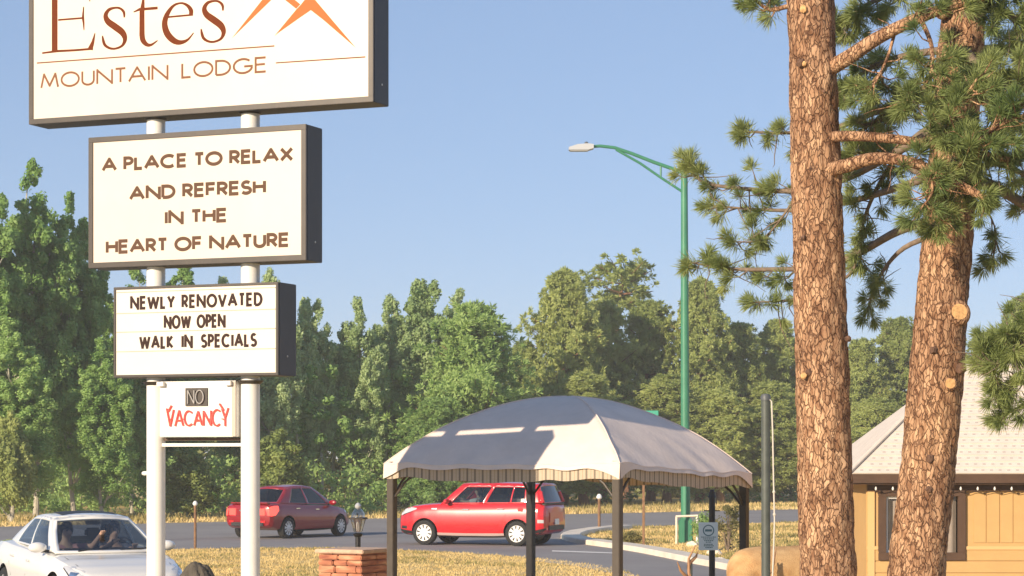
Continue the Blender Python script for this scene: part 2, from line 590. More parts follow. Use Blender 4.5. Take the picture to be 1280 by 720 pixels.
def plaid_mat():
    m = bpy.data.materials.new('plaid_valance')
    m.use_nodes = True
    nt = m.node_tree
    L = nt.links
    p = nt.nodes['Principled BSDF']
    p.inputs['Roughness'].default_value = .9
    uv = nt.nodes.new('ShaderNodeUVMap')
    sp = nt.nodes.new('ShaderNodeSeparateXYZ')
    L.new(uv.outputs[0], sp.inputs[0])
    def stripe(sock, freq, lo, hi):
        a = nt.nodes.new('ShaderNodeMath'); a.operation = 'MULTIPLY'; a.inputs[1].default_value = freq
        L.new(sock, a.inputs[0])
        b = nt.nodes.new('ShaderNodeMath'); b.operation = 'FRACT'
        L.new(a.outputs[0], b.inputs[0])
        c = nt.nodes.new('ShaderNodeMath'); c.operation = 'COMPARE'
        c.inputs[1].default_value = (lo + hi) / 2; c.inputs[2].default_value = (hi - lo) / 2
        L.new(b.outputs[0], c.inputs[0])
        return c.outputs[0]
    s1 = stripe(sp.outputs[0], 8.2, .0, .24)
    s2 = stripe(sp.outputs[0], 8.2, .55, .61)
    s3 = stripe(sp.outputs[1], 11, .3, .46)
    def mixc(fac, c_in, col):
        x = nt.nodes.new('ShaderNodeMix'); x.data_type = 'RGBA'
        L.new(fac, x.inputs[0])
        if isinstance(c_in, tuple): x.inputs[6].default_value = (*c_in, 1)
        else: L.new(c_in, x.inputs[6])
        x.inputs[7].default_value = (*col, 1)
        return x.outputs[2]
    c = mixc(s3, (.52, .43, .33), (.42, .32, .22))
    c = mixc(s2, c, (.33, .25, .17))
    c = mixc(s1, c, (.22, .18, .14))
    L.new(c, p.inputs['Base Color'])
    return m
M['plaid'] = plaid_mat()

# ------------------------------------------------------------------ setting: ground, road, driveway, kerbs
def sheet(name, pts, z, m, kind='structure', sub=0):
    mb = MB()
    mb.add([(p[0], p[1], z) for p in pts], [tuple(range(len(pts)))])
    o = mb.build(name, m)
    o.data.update()
    if o.data.polygons[0].normal.z < 0:
        o.data.flip_normals()
    tag(o, kind=kind)
    return o

gm = MB()
gm.add([(-600, -60, 0), (600, -60, 0), (600, 1500, 0), (-600, 1500, 0)], [(0, 1, 2, 3)])
tag(gm.build('ground', M['dry_grass']), kind='structure')

# far street: centre line runs away to the right at about 40 degrees
ra = math.atan(.86)
rd = Vector((math.cos(ra), math.sin(ra), 0))
rn = Vector((-rd.y, rd.x, 0))
far0 = Vector((1.9, 89.6, 0))
near0 = Vector((3.66, 73.6, 0))
wroad = (far0 - near0).dot(rn)
A0 = near0 - rd * 160
A1 = near0 + rd * 300
sheet('street', [A0, A1, A1 + rn * wroad, A0 + rn * wroad], .008, M['asphalt'])
# apron + driveway
ga = [(186, 686.5), (260, 686), (330, 685), (440, 685), (500, 687.5), (560, 690), (620, 694), (680, 699), (735, 706), (775, 714), (800, 722), (830, 735)]
isl = [(700, 672.5), (704, 675), (716, 678.5), (740, 682), (770, 686), (800, 691), (830, 697), (860, 703.5), (905, 712), (960, 723), (1010, 735)]
front_edge = [G(*p) for p in ga]
kerb_edge = [G(*p) for p in isl]
isl_top = [G(703, 670.5), G(712, 667.5), G(735, 664), G(770, 660.5)]
drive = front_edge + kerb_edge[::-1] + isl_top
# close along the street's near side, left to the car park
drive += [near0 + rd * -2 + rn * .5, near0 - rd * 40 + rn * .5, Vector((-40, 30, 0)), Vector((-40, 18, 0)), Vector((-6.2, 18, 0)), Vector((-6.6, 30, 0)), Vector((-8.0, 44, 0))]
sheet('driveway', drive, .004, M['asphalt_dark'])

# concrete kerb round the traffic island
def kerb(name, path, w, h, m):
    mb = MB()
    n = len(path)
    prof = [(0, 0), (0, h - .02), (.02, h), (w - .02, h), (w, h - .02), (w, 0)]
    vs, fs = [], []
    for i, p in enumerate(path):
        t = (path[min(i + 1, n - 1)] - path[max(i - 1, 0)]).normalized()
        nn = Vector((-t.y, t.x, 0))
        for a, z in prof:
            q = p + nn * a
            vs.append((q.x, q.y, z))
    k = len(prof)
    for i in range(n - 1):
        for j in range(k - 1):
            fs.append((i * k + j, (i + 1) * k + j, (i + 1) * k + j + 1, i * k + j + 1))
    fs.append(tuple(range(k)))
    fs.append(tuple((n - 1) * k + j for j in range(k))[::-1])
    mb.add(vs, fs)
    return tag(mb.build(name, m), kind='structure')
kp = [G(770, 661), G(735, 664.3), G(712, 668), G(703, 671), G(701, 673.5)] + kerb_edge[1:]
kerb('kerb', kp, .55, .13, M['concrete'])
# flush concrete edging along the front grass, only at its right end
ed = [G(*p) for p in ga[7:]]
sheet('edging_strip', ed + [p + Vector((-.25, -.9, 0)) for p in ed[::-1]], .010, M['gravel'])
# white stop line across the driveway mouth
sheet('stop_line', [G(690, 688.4), G(775, 691.4), G(775, 692.8), G(690, 690.0)], .012, M['white_paint'])
# pale dirt path in front of the house
sheet('path', [G(1040, 667), G(1130, 667), G(1150, 681), G(1040, 681)], .008, M['gravel'])

# ------------------------------------------------------------------ grass tufts (stuff)
def blades(name, pts, m, h=(.08, .2), w=.012, per=6, spread=.07):
    n = len(pts) * per
    base = np.repeat(np.asarray(pts), per, 0) + np.c_[RNG.normal(0, spread, (n, 2)), np.zeros(n)]
    hh = RNG.uniform(h[0], h[1], n)
    an = RNG.uniform(0, 2 * np.pi, n)
    lean = RNG.normal(0, .35, (n, 2)) * hh[:, None]
    side = np.c_[np.cos(an), np.sin(an), np.zeros(n)] * (w * RNG.uniform(.6, 1.4, n))[:, None]
    top = base + np.c_[lean, hh]
    v = np.stack([base - side, base + side, top], 1).reshape(-1, 3)
    o = np_mesh(name, v, 3, m)
    return tag(o, kind='stuff')

def inside(poly, x, y):
    r = False
    j = len(poly) - 1
    for i in range(len(poly)):
        xi, yi, xj, yj = poly[i][0], poly[i][1], poly[j][0], poly[j][1]
        if (yi > y) != (yj > y) and x < (xj - xi) * (y - yi) / (yj - yi) + xi:
            r = not r
        j = i
    return r
def scatter(poly, n, keep=None):
    xs = [p[0] for p in poly]; ys = [p[1] for p in poly]
    out = []
    while len(out) < n:
        x, y = random.uniform(min(xs), max(xs)), random.uniform(min(ys), max(ys))
        if inside(poly, x, y):
            if keep is None or noise.noise(Vector((x * .35, y * .35, 3))) > keep:
                out.append((x, y, 0))
    return out
front_poly = [p for p in front_edge[:-1]] + [G(760, 745), Vector((-5, 36, 0)), Vector((-7.2, 42, 0)), Vector((-8.9, 55.3, 0))]
blades('dry_grass', scatter(front_poly, 6000), M['straw'], (.02, .06), .010)
blades('green_grass', scatter(front_poly, 900, .12), M['straw_green'], (.03, .07), .010)
isl_poly = [p + Vector((.1, .7, 0)) for p in kerb_edge] + [G(1120, 690), G(1120, 652), G(1000, 653), G(780, 659.5), G(740, 664), G(715, 669)]
blades('dry_grass', scatter(isl_poly, 6000), M['straw'], (.02, .08), .014)
blades('green_grass', [p for p in scatter(isl_poly, 1500, .05)], M['straw_green'], (.04, .14), .014)
verge = [near0 + rn * (wroad + .3) - rd * 40, near0 + rn * (wroad + .3) + rd * 40, near0 + rn * (wroad + 9) + rd * 50, near0 + rn * (wroad + 9) - rd * 40]
blades('dry_grass', scatter(verge, 6000), M['straw'], (.05, .16), .03, 6, .25)
blades('green_grass', scatter(verge, 1500, .0), M['straw_green'], (.1, .35), .03, 6, .25)

# ------------------------------------------------------------------ trees
def clump_leaves(centres, radii, per, size, flat=.8, up=.0, soft=.6, nrm=.42):
    cs = np.repeat(np.asarray(centres), per, 0)
    rs = np.repeat(np.asarray(radii), per)
    n = len(cs)
    d = RNG.normal(0, 1, (n, 3))
    d /= np.linalg.norm(d, axis=1)[:, None]
    r = rs * RNG.uniform(.2, 1, n) ** soft
    p = cs + d * r[:, None] * np.array([1, 1, flat])
    nn = d + RNG.normal(0, nrm, (n, 3)) + np.array([0, 0, up])
    nn /= np.linalg.norm(nn, axis=1)[:, None]
    t = np.cross(nn, RNG.normal(0, 1, (n, 3)))
    t /= np.linalg.norm(t, axis=1)[:, None] + 1e-9
    b = np.cross(nn, t)
    s = (size * RNG.uniform(.6, 1.3, n))[:, None]
    return np.stack([p - t * s, p - b * s * .6, p + t * s, p + b * s * .6], 1).reshape(-1, 3)

def needle_bursts(pos, dirs, per, length, width, spread=1.0, out=None):
    """bundles of thin triangles fanning from each tuft position"""
    P = np.repeat(np.asarray(pos), per, 0)
    D = np.repeat(np.asarray(dirs), per, 0)
    n = len(P)
    ln = np.repeat(np.broadcast_to(length, (len(pos),)), per) * RNG.uniform(.65, 1.1, n)
    q = D + RNG.normal(0, 1, (n, 3)) * .62 * spread
    q /= np.linalg.norm(q, axis=1)[:, None] + 1e-9
    fn = RNG.normal(0, 1, (n, 3)) if out is None else np.repeat(out, per, 0) + RNG.normal(0, .4, (n, 3))
    s = np.cross(q, fn)
    s /= np.linalg.norm(s, axis=1)[:, None] + 1e-9
    base = P + q * (ln * .12)[:, None] - D * (RNG.uniform(0, .5, n) * ln)[:, None]
    tip = base + q * ln[:, None]
    tip[:, 2] -= ln * .06
    midp = base + (tip - base) * .55
    w = width
    return np.stack([base - s * w * .5, midp + s * w, tip, midp - s * w], 1).reshape(-1, 3)

def trunk_mb(h, r0, r1, bend=.15, n=9):
    mb = MB()
    pts = []
    ox = random.uniform(0, 50)
    for i in range(n + 1):
        t = i / n
        pts.append((bend * h * .1 * noise.noise(Vector((ox, t * 2, 0))), bend * h * .1 * noise.noise(Vector((ox + 9, t * 2, 0))), h * t))
    mb.tube(pts, [r0 * (1 - t / n) + r1 * (t / n) + (r0 * .35 if t == 0 else 0) for t in range(n + 1)], 9)
    return mb, pts

def crown_radius_broad(t):      # t = 0 bottom .. 1 top
    return (.62 + .38 * min(1, t / .25)) if t < .25 else max(.06, 1 - ((t - .25) / .75) ** 2.1) ** .8

def broadleaf_protos(H, Rr, base, leafm, nclump, seed, narrow=1.0):
    """returns (trunk mesh, crown mesh)"""
    random.seed(seed)
    mb, pts = trunk_mb(H * .93, .10, .025, .5)
    cs, rad = [], []
    lim = []
    npl = 13
    for q in range(npl):
        a = 2.4 * q + random.uniform(-.4, .4)
        r0 = Rr * .8 * math.sqrt((q + .3) / npl)
        top = H * (1 - .38 * (r0 / Rr) ** 1.8) * random.uniform(.88, 1.0) if q else H
        bot = base + random.uniform(0, .25) * H
        for k in range(nclump // npl):
            t = random.random() ** .8
            z = bot + (top - bot) * t
            pr = (.8 * max(.02, 1 - t) ** .5 + .10) * (.45 + .55 * min(1, t * 3 + .3))
            bend = r0 * (.55 + .45 * t)
            b = random.uniform(0, 6.283)
            rr = pr * math.sqrt(random.random())
            c = (bend * math.cos(a) + rr * math.cos(b), bend * math.sin(a) + rr * math.sin(b), z)
            cs.append(c)
            rad.append(random.uniform(.22, .52) * (1 - .42 * t))
            if random.random() < .12:
                lim.append(c)
    for c in lim:
        z0 = max(base * .6, c[2] - math.hypot(c[0], c[1]) * 1.3)
        mb.tube([(0, 0, z0), (c[0] * .5, c[1] * .5, (z0 + c[2]) / 2 - .1), c], [.05, .035, .012], 5)
    tr = mb.build('trunk', M['bark_pale'], None, True)
    cr = np_mesh('crown', clump_leaves(cs, rad, 150, .078, 1.3, .1, .85, .5), 4, leafm)
    return tr, cr

def pine_protos(H, Rr, base, leafm, seed, density=1.0, flat=False):
    random.seed(seed)
    mb, pts = trunk_mb(H * .96, .24, .05, .4)
    tp, td, tl = [], [], []
    z = base
    while z < H * .985:
        t = (z - base) / (H - base)
        prof = max(.05, 1 - t ** 2.0) ** .8 * (.6 + .4 * min(1, t * 4 + .3)) if not flat else (.5 + .5 * t)
        nb = random.randint(4, 6)
        a0 = random.uniform(0, 7)
        for k in range(nb):
            a = a0 + k * 2 * math.pi / nb + random.uniform(-.35, .35)
            L = Rr * prof * random.uniform(.6, 1.15) + .15
            rise = random.uniform(-.05, .35) + t * .35
            p0 = Vector((0, 0, z))
            p2 = Vector((math.cos(a) * L, math.sin(a) * L, z + L * rise + L * L * .03))
            p1 = p0.lerp(p2, .5) - Vector((0, 0, L * .08))
            mb.tube([p0, p1, p2], [.05 * (1 - t * .6), .032 * (1 - t * .5), .012], 5, cap=False)
            nt = int((6 + L * 8) * density)
            for j in range(nt):
                f = random.uniform(.25, 1) ** .7
                q = (p0.lerp(p1, f * 2) if f < .5 else p1.lerp(p2, f * 2 - 1))
                off = Vector((random.gauss(0, 1), random.gauss(0, 1), random.gauss(.25, .6))) * (.16 + .14 * L * (1 - abs(f - .7)))
                q = q + off
                d = (p2 - p0).normalized() * .6 + off.normalized() * .6 + Vector((0, 0, .55))
                tp.append(q); td.append(d.normalized()); tl.append(random.uniform(.2, .34))
        z += random.uniform(.28, .5) * (1 if t < .8 else .7)
    tp.append((0, 0, H - .1)); td.append((0, 0, 1)); tl.append(.35)
    tr = mb.build('trunk', M['bark_far'], None, True)
    tp_ = np.array([tuple(q) for q in tp])
    o_ = tp_ * np.array([1, 1, 0])
    o_ /= np.linalg.norm(o_, axis=1)[:, None] + 1e-6
    o_[:, 2] += .35
    cr = np_mesh('crown', needle_bursts(tp_, np.array([tuple(d) for d in td]), 34, np.array(tl), .034, 1.5, o_), 4, leafm)
    return tr, cr

PROTO = {}
def proto(key):
    if key not in PROTO:
        if key[0] == 'aspen':
            PROTO[key] = broadleaf_protos(13, 2.1, 1.0, M['aspen'], 640, 11 + key[1])
        elif key[0] == 'poplar':
            PROTO[key] = broadleaf_protos(11, 1.9, 1.6, M['poplar'], 600, 31 + key[1])
        elif key[0] == 'sapling':
            PROTO[key] = broadleaf_protos(4, 1.0, .3, M['yellow_leaf'], 130, 51 + key[1])
        elif key[0] == 'pine':
            PROTO[key] = pine_protos(11, 2.6, 1.5, M['pine_leaf'], 71 + key[1])
        elif key[0] == 'deeppine':
            PROTO[key] = pine_protos(9, 2.5, .6, M['pine_leaf_dark'], 91 + key[1], 1.15)
        elif key[0] == 'flatpine':
            PROTO[key] = pine_protos(11, 1.7, 9.3, M['pine_leaf'], 112 + key[1], .5, True)
        for o in PROTO[key]:
            COL.objects.unlink(o)
    return PROTO[key]
HGT = dict(aspen=13, poplar=11, sapling=4, pine=11, deeppine=9, flatpine=11)
RAD = dict(aspen=2.1, poplar=1.9, sapling=1.0, pine=2.6, deeppine=2.5, flatpine=1.5)
NAME = dict(aspen='aspen_tree', poplar='aspen_tree', sapling='young_tree', pine='pine_tree', deeppine='pine_tree', flatpine='pine_tree')
def tree(kind, var, px, top, hw, Y, label):
    s = F / Y
    base = HY + EYE * s
    H = (base - top) / s
    root = empty(NAME[kind], ((px - 640) / s, Y, 0), random.uniform(0, 6.28), label, 'tree', 'trees beyond the street')
    kz = H / HGT[kind]
    kx = (hw / s) / RAD[kind] * (1.3 if kind in ('aspen', 'poplar') else 1.12)
    root.scale = (kx, kx, kz)
    t, c = proto((kind, var))
    for o in (t, c):
        q = o.copy()
        COL.objects.link(q)
        q.parent = root
    return root
TREES = [
 ('aspen', 0, -18, 214, 52, 84, 'bushy green tree cut by the left edge of the photo'),
 ('aspen', 1, 42, 204, 50, 86, 'tall green tree, highest of the leafy ones at far left'),
 ('aspen', 2, 92, 246, 42, 88, 'tall green tree just left of the middle sign cabinet'),
 ('aspen', 0, 18, 400, 46, 80, 'lower leafy tree in front of the tallest trees at far left'),
 ('aspen', 2, 128, 425, 38, 81, 'green tree left of the letter board, behind the white sedan'),
 ('aspen', 1, 168, 330, 40, 92, 'leafy tree rising behind the letter board on the left pole'),
 ('aspen', 0, 232, 326, 44, 94, 'leafy tree showing between the two sign poles'),
 ('poplar', 0, 282, 352, 34, 96, 'pale tree behind the right sign pole'),
 ('poplar', 1, 338, 340, 36, 95, 'pale aspen at the right edge of the letter board'),
 ('poplar', 2, 388, 362, 30, 97, 'pale thin crowned aspen right of the letter board'),
 ('poplar', 0, 452, 376, 32, 98, 'rounded aspen above the dark red sedan, left of the peaked one'),
 ('poplar', 1, 492, 372, 36, 100, 'aspen between the rounded aspen and the peaked aspen'),
 ('poplar', 2, 532, 338, 40, 101, 'peaked aspen, tallest tree between sign and gazebo'),
 ('poplar', 0, 568, 366, 34, 104, 'aspen close behind the dense pine left of the gazebo top'),
 ('deeppine', 0, 594, 384, 68, 98, 'dense broad green pine rising left of the gazebo roof'),
 ('deeppine', 1, 545, 500, 44, 94, 'low dense pine at the left corner of the gazebo roof'),
 ('pine', 0, 655, 430, 40, 112, 'shorter pine in the dip between dense pine and tall pine'),
 ('pine', 1, 706, 341, 52, 112, 'tall olive pine directly above the gazebo roof'),
 ('flatpine', 0, 780, 334, 42, 124, 'flat topped pine with a bare pale trunk above the wood'),
 ('pine', 2, 752, 380, 54, 116, 'broad olive pine below the flat topped pine'),
 ('pine', 0, 812, 378, 52, 118, 'olive pine between the flat topped pine and the green lamp post'),
 ('pine', 1, 876, 352, 46, 117, 'tall olive pine right behind the green lamp post'),
 ('pine', 2, 925, 408, 44, 119, 'shorter pine right of the green lamp post'),
 ('pine', 0, 972, 402, 44, 121, 'pine seen just left of the near straight trunk'),
 ('pine', 1, 1022, 412, 42, 122, 'pine mostly hidden behind the near straight trunk'),
 ('pine', 2, 1076, 428, 40, 120, 'pine in the gap right of the near straight trunk'),
 ('pine', 0, 1122, 400, 46, 122, 'pine left of the leaning trunk, above the house roof corner'),
 ('pine', 1, 1180, 410, 42, 124, 'pine hidden behind the leaning trunk'),
 ('pine', 2, 1232, 420, 44, 122, 'pine right of the leaning trunk above the roof'),
 ('pine', 1, 1282, 372, 50, 118, 'pine at the right edge of the photo above the roof'),
 ('pine', 2, 730, 470, 56, 108, 'low pine right above the crest of the gazebo roof'),
 ('pine', 0, 835, 470, 52, 110, 'low pine whose crown meets the lower lamp post'),
 ('pine', 1, 900, 488, 50, 110, 'low pine between lamp post and the corded pole'),
 ('pine', 2, 965, 480, 50, 112, 'low pine behind the corded pole'),
 ('pine', 0, 1095, 500, 46, 110, 'low pine in front of the roof corner, between both trunks'),
 ('sapling', 0, 346, 540, 32, 84, 'small yellow green sapling behind the dark red sedan'),
 ('sapling', 1, 14, 520, 26, 78, 'small yellow green sapling at the far left road edge'),
 ('sapling', 0, 236, 560, 28, 84, 'small yellow green sapling seen between the sign poles'),
]
random.seed(5)
for a in TREES:
    tree(*a)

# dim wood filling the depth behind the front trees, and its undergrowth
cs, rad = [], []
for i in range(900):
    px = random.uniform(-60, 1340)
    Y = random.uniform(104, 112) if px < 560 else random.uniform(126, 136)
    zt = 7.2 if px < 560 else 6.5
    lo = random.random() ** 1.1
    cs.append(((px - 640) * Y / F, Y, .3 + lo * zt * (.75 + .5 * noise.noise(Vector((px * .02, 0, 2))))))
    rad.append(random.uniform(.6, 1.2))
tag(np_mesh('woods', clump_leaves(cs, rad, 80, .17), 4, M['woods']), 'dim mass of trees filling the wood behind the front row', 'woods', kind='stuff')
cs, rad = [], []
for i in range(330):
    px = random.uniform(-40, 1340) if i < 150 else random.uniform(-40, 480)
    Y = random.uniform(88, 98) if px < 560 else random.uniform(113, 122)
    cs.append(((px - 640) * Y / F, Y, random.uniform(.1, .7) if i < 150 else random.uniform(.1, 2.2)))
    rad.append(random.uniform(.3, .8))
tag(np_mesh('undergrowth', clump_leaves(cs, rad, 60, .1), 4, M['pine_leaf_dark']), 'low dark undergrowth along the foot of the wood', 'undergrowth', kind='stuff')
# slim bare stems in the shade of the aspens
i = 0
for px, Y in ((372, 96), (402, 97), (418, 99), (441, 98), (462, 100), (484, 99)):
    st = empty('slim_tree', ((px - 640) * Y / F, Y, 0), 0, 'slim pale stemmed tree in the shade, %s from the sign' % ['first', 'second', 'third', 'fourth', 'fifth', 'sixth'][i], 'tree', 'slim stems in the shade')
    random.seed(300 + i)
    mb, pts = trunk_mb(5.5, .09, .04, .6)
    mb.build('trunk', M['bark_pale'], st, True)
    cc = [(random.gauss(0, .6), random.gauss(0, .5), random.uniform(2.4, 6.2)) for k in range(26)]
    np_mesh('crown', clump_leaves(cc, [random.uniform(.25, .5) for k in cc], 70, .1), 4, M['aspen'], st)
    i += 1
# thin smoky summer air round everything
hm = bpy.data.materials.new('haze_air')
hm.use_nodes = True
hm.node_tree.nodes.remove(hm.node_tree.nodes['Principled BSDF'])
pv = hm.node_tree.nodes.new('ShaderNodeVolumePrincipled')
pv.inputs['Color'].default_value = (.86, .88, .92, 1)
pv.inputs['Density'].default_value = HAZE
pv.inputs['Anisotropy'].default_value = 0.0
hm.node_tree.links.new(pv.outputs[0], hm.node_tree.nodes['Material Output'].inputs['Volume'])
mb = MB()
mb.box((0, 720, 11.5), (1240, 1600, 25))
tag(mb.build('haze', hm), kind='stuff')

# ------------------------------------------------------------------ lettering (own stroke letters)
def arc(cx, cy, rx, ry, a0, a1, n=14):
    return [(cx + rx * math.cos(R(a0 + (a1 - a0) * i / n)), cy + ry * math.sin(R(a0 + (a1 - a0) * i / n))) for i in range(n + 1)]
GL = {
 'A': (.92, [[(0, 0), (.46, 1), (.92, 0)], [(.19, .34), (.73, .34)]]),
 'C': (.92, [arc(.5, .5, .5, .5, 48, 312, 22)]),
 'D': (.76, [[(0, 0), (0, 1), (.26, 1)] + arc(.26, .5, .5, .5, 90, -90)[1:] + [(0, 0)]]),
 'E': (.54, [[(.54, 1), (0, 1), (0, 0), (.54, 0)], [(0, .53), (.5, .53)]]),
 'F': (.52, [[(.52, 1), (0, 1), (0, 0)], [(0, .52), (.48, .52)]]),
 'G': (.98, [arc(.5, .5, .5, .5, 45, 340, 22) + [(.97, .47), (.56, .47)]]),
 'H': (.68, [[(0, 0), (0, 1)], [(.68, 0), (.68, 1)], [(0, .53), (.68, .53)]]),
 'I': (.0, [[(0, 0), (0, 1)]]),
 'K': (.62, [[(0, 0), (0, 1)], [(.58, 1), (.05, .48), (.62, 0)]]),
 'L': (.46, [[(0, 1), (0, 0), (.46, 0)]]),
 'M': (.98, [[(0, 0), (.16, 1), (.49, .12), (.82, 1), (.98, 0)]]),
 'N': (.84, [[(0, 0), (0, 1), (.84, 0), (.84, 1)]]),
 'O': (1.0, [arc(.5, .5, .5, .5, 90, 450, 30)]),
 'P': (.52, [[(0, 0), (0, 1), (.25, 1)] + arc(.25, .74, .27, .26, 90, -90)[1:] + [(0, .48)]]),
 'R': (.56, [[(0, 0), (0, 1), (.25, 1)] + arc(.25, .74, .27, .26, 90, -90)[1:] + [(0, .48)], [(.22, .47), (.56, 0)]]),
 'S': (.56, [arc(.28, .75, .25, .25, 35, 180, 8) + arc(.28, .75, .25, .25, 180, 270, 6)[1:] + arc(.27, .25, .29, .25, 88, -150, 14)]),
 'T': (.56, [[(0, 1), (.56, 1)], [(.28, 1), (.28, 0)]]),
 'U': (.66, [[(0, 1), (0, .33)] + arc(.33, .33, .33, .33, 180, 360, 12)[1:] + [(.66, 1)]]),
 'V': (.80, [[(0, 1), (.40, 0), (.80, 1)]]),
 'W': (1.24, [[(0, 1), (.31, 0), (.62, .9), (.93, 0), (1.24, 1)]]),
 'X': (.72, [[(0, 0), (.72, 1)], [(0, 1), (.72, 0)]]),
 'Y': (.72, [[(0, 1), (.36, .46), (.72, 1)], [(.36, .46), (.36, 0)]]),
}
def ribbon(mb, pts, ws, y, th=.001, m=0, square=True):
    """flat strip with mitred joints in the local x-z plane, standing th proud of y towards -y"""
    pts = [Vector((p[0], p[1])) for p in pts]
    if not isinstance(ws, (list, tuple)):
        ws = [ws] * len(pts)
    n = len(pts)
    closed = (pts[0] - pts[-1]).length < 1e-6
    L, Rr = [], []
    for i in range(n):
        if closed:
            a = pts[i] - pts[i - 1 if i > 0 else n - 2]
            b = pts[(i + 1) if i < n - 1 else 1] - pts[i]
        else:
            a = pts[i] - pts[i - 1] if i > 0 else pts[1] - pts[0]
            b = pts[i + 1] - pts[i] if i < n - 1 else pts[-1] - pts[-2]
        if a.length < 1e-9: a = b
        if b.length < 1e-9: b = a
        a = a.normalized(); b = b.normalized()
        na, nb = Vector((-a.y, a.x)), Vector((-b.y, b.x))
        mt = na + nb
        mt = mt.normalized() if mt.length > 1e-6 else na
        k = 1 / max(.74, mt.dot(na))
        h = ws[i] / 2
        L.append(pts[i] + mt * h * k)
        Rr.append(pts[i] - mt * h * k)
    vs = [(p.x, y - th, p.y) for p in L] + [(p.x, y - th, p.y) for p in Rr]
    fs = [(i, i + 1, n + i + 1, n + i) for i in range(n - 1)]
    mb.add(vs, fs, m)

def text(mb, s, x0, x1, z, cap, w, y, track=.2, space=.42, xs=None, m=0, z1=None):
    """fit a line of stroke letters between x0 and x1"""
    xs = xs if xs is not None else 1.0
    adv = 0
    lay = []
    for ch in s:
        if ch == ' ':
            adv += space
            continue
        gw, st = GL[ch]
        lay.append((adv, gw, st))
        adv += gw + track
    adv -= track
    ww = w / cap
    k = (x1 - x0 - w) / (adv * cap)
    j = 0
    for a, gw, st in lay:
        for q in st:
            pts = [((a + p[0]) * cap * k + x0 + w / 2, z + w / 2 + p[1] * (cap - w)) for p in q]
            runs, cur = [], [pts[0]]
            for i in range(1, len(pts)):
                cur.append(pts[i])
                if i < len(pts) - 1:
                    a_, b_ = Vector(pts[i]) - Vector(pts[i - 1]), Vector(pts[i + 1]) - Vector(pts[i])
                    if a_.length > 1e-6 and b_.length > 1e-6 and a_.angle(b_) > R(50):
                        runs.append(cur); cur = [pts[i]]
            runs.append(cur)
            for qi, rn_ in enumerate(runs):
                rn_ = [Vector(v) for v in rn_]
                if len(runs) > 1:           # square corners: run each stroke on by half its width
                    if qi > 0:
                        d_ = (rn_[0] - rn_[1]).normalized(); k_ = .5 if min(abs(d_.x), abs(d_.y)) < .1 else .28
                        rn_[0] = rn_[0] + d_ * w * k_
                    if qi < len(runs) - 1:
                        d_ = (rn_[-1] - rn_[-2]).normalized(); k_ = .5 if min(abs(d_.x), abs(d_.y)) < .1 else .28
                        rn_[-1] = rn_[-1] + d_ * w * k_
                ribbon(mb, rn_, w, y - .0005 * (j % 4), m=m)
                j += 1

def poly(mb, pts, y, m=0):
    """filled outline in the local x-z plane"""
    vs = [(p[0], y, p[1]) for p in pts]
    area = sum(pts[i][0] * pts[(i + 1) % len(pts)][1] - pts[(i + 1) % len(pts)][0] * pts[i][1] for i in range(len(pts)))
    ids = tuple(range(len(pts)))
    mb.add(vs, [ids if area > 0 else ids[::-1]], m)

# ------------------------------------------------------------------ roadside sign on two poles
PSI = R(22.3)
u = Vector((math.cos(PSI), -math.sin(PSI), 0))
bk = Vector((math.sin(PSI), math.cos(PSI), 0))
P0 = Vector((-2.32, 25.0, 0))                      # on the front face plane
DEP = .40
def xat(px, off=0.0):
    """local x (along u from P0) of the point on the plane 'off' behind the front face seen at column px"""
    q = P0 + bk * off
    k = (px - 640) / F
    return (k * q.y - q.x) / (u.x - k * u.y)
xl, xr = xat(195, DEP / 2), xat(313, DEP / 2)
xm = (xl + xr) / 2
ORG = P0 + u * xm + bk * (DEP / 2)
def sx(px): return xat(px) - xm                     # local x on the front face
def sz(px, py):
    q = P0 + u * xat(px)
    return EYE - (py - HY) * q.y / F
YF = -DEP / 2                                       # local y of the front plane
def SP(px, py): return (sx(px), sz(px, py))
sign = empty('roadside_sign', ORG, -PSI, 'tall white two pole motel sign carrying three stacked lit cabinets', 'sign')
px_ = (xr - xl) / 2
ztop = sz(250, -150)
for s_ in (-1, 1):
    mb = MB()
    mb.tube([(s_ * px_, 0, 0), (s_ * px_, 0, ztop - .5)], .108, 24)
    mb.lathe((s_ * px_, 0, 0), [(.2, 0), (.2, .03), (.12, .03)], 20)
    mb.build('pole', M['white_pole'], sign, True)

def cabinet(x0, x1, z0, z1, fr, facem, dep=DEP, label=None, sidem='sign_side', framem='sign_frame', proud=0.0):
    root = MB()
    # side, top and bottom shell with lips (x0..x1 outer)
    y0, y1 = YF + .03 - proud, YF + dep
    root.box(((x0 + x1) / 2, (y0 + y1) / 2, (z0 + z1) / 2), (x1 - x0, y1 - y0, z1 - z0), 0, 0, .006)
    cab = root.build('sign_cabinet', M[sidem], sign, True)
    if label: cab['label'] = label
    f = MB()
    yf = YF - proud
    for (a, b, c, d) in ((x0, x1, z0, z0 + fr), (x0, x1, z1 - fr, z1), (x0, x0 + fr, z0 + fr, z1 - fr), (x1 - fr, x1, z0 + fr, z1 - fr)):
        f.box(((a + b) / 2, yf + .012, (c + d) / 2), (b - a, .03, d - c), 0, 0, .004)
    f.build('frame', M[framem], cab)
    g = MB()
    g.box(((x0 + x1) / 2, yf + .018, (z0 + z1) / 2), (x1 - x0 - 2 * fr + .004, .02, z1 - z0 - 2 * fr + .004))
    g.build('sign_face', M[facem], cab)
    # weep screws on the dark side
    w = MB()
    w.lathe((0, 0, 0), [(.012, 0), (.012, .006), (0.004, .008)], 8)
    vs = [(x1 + v[2], YF + .22 + v[0], z0 + .22 + v[1]) for v in w.v]
    w.v = vs
    w.build('screw', M['lamp_grey'], cab)
    return cab, yf + .0075

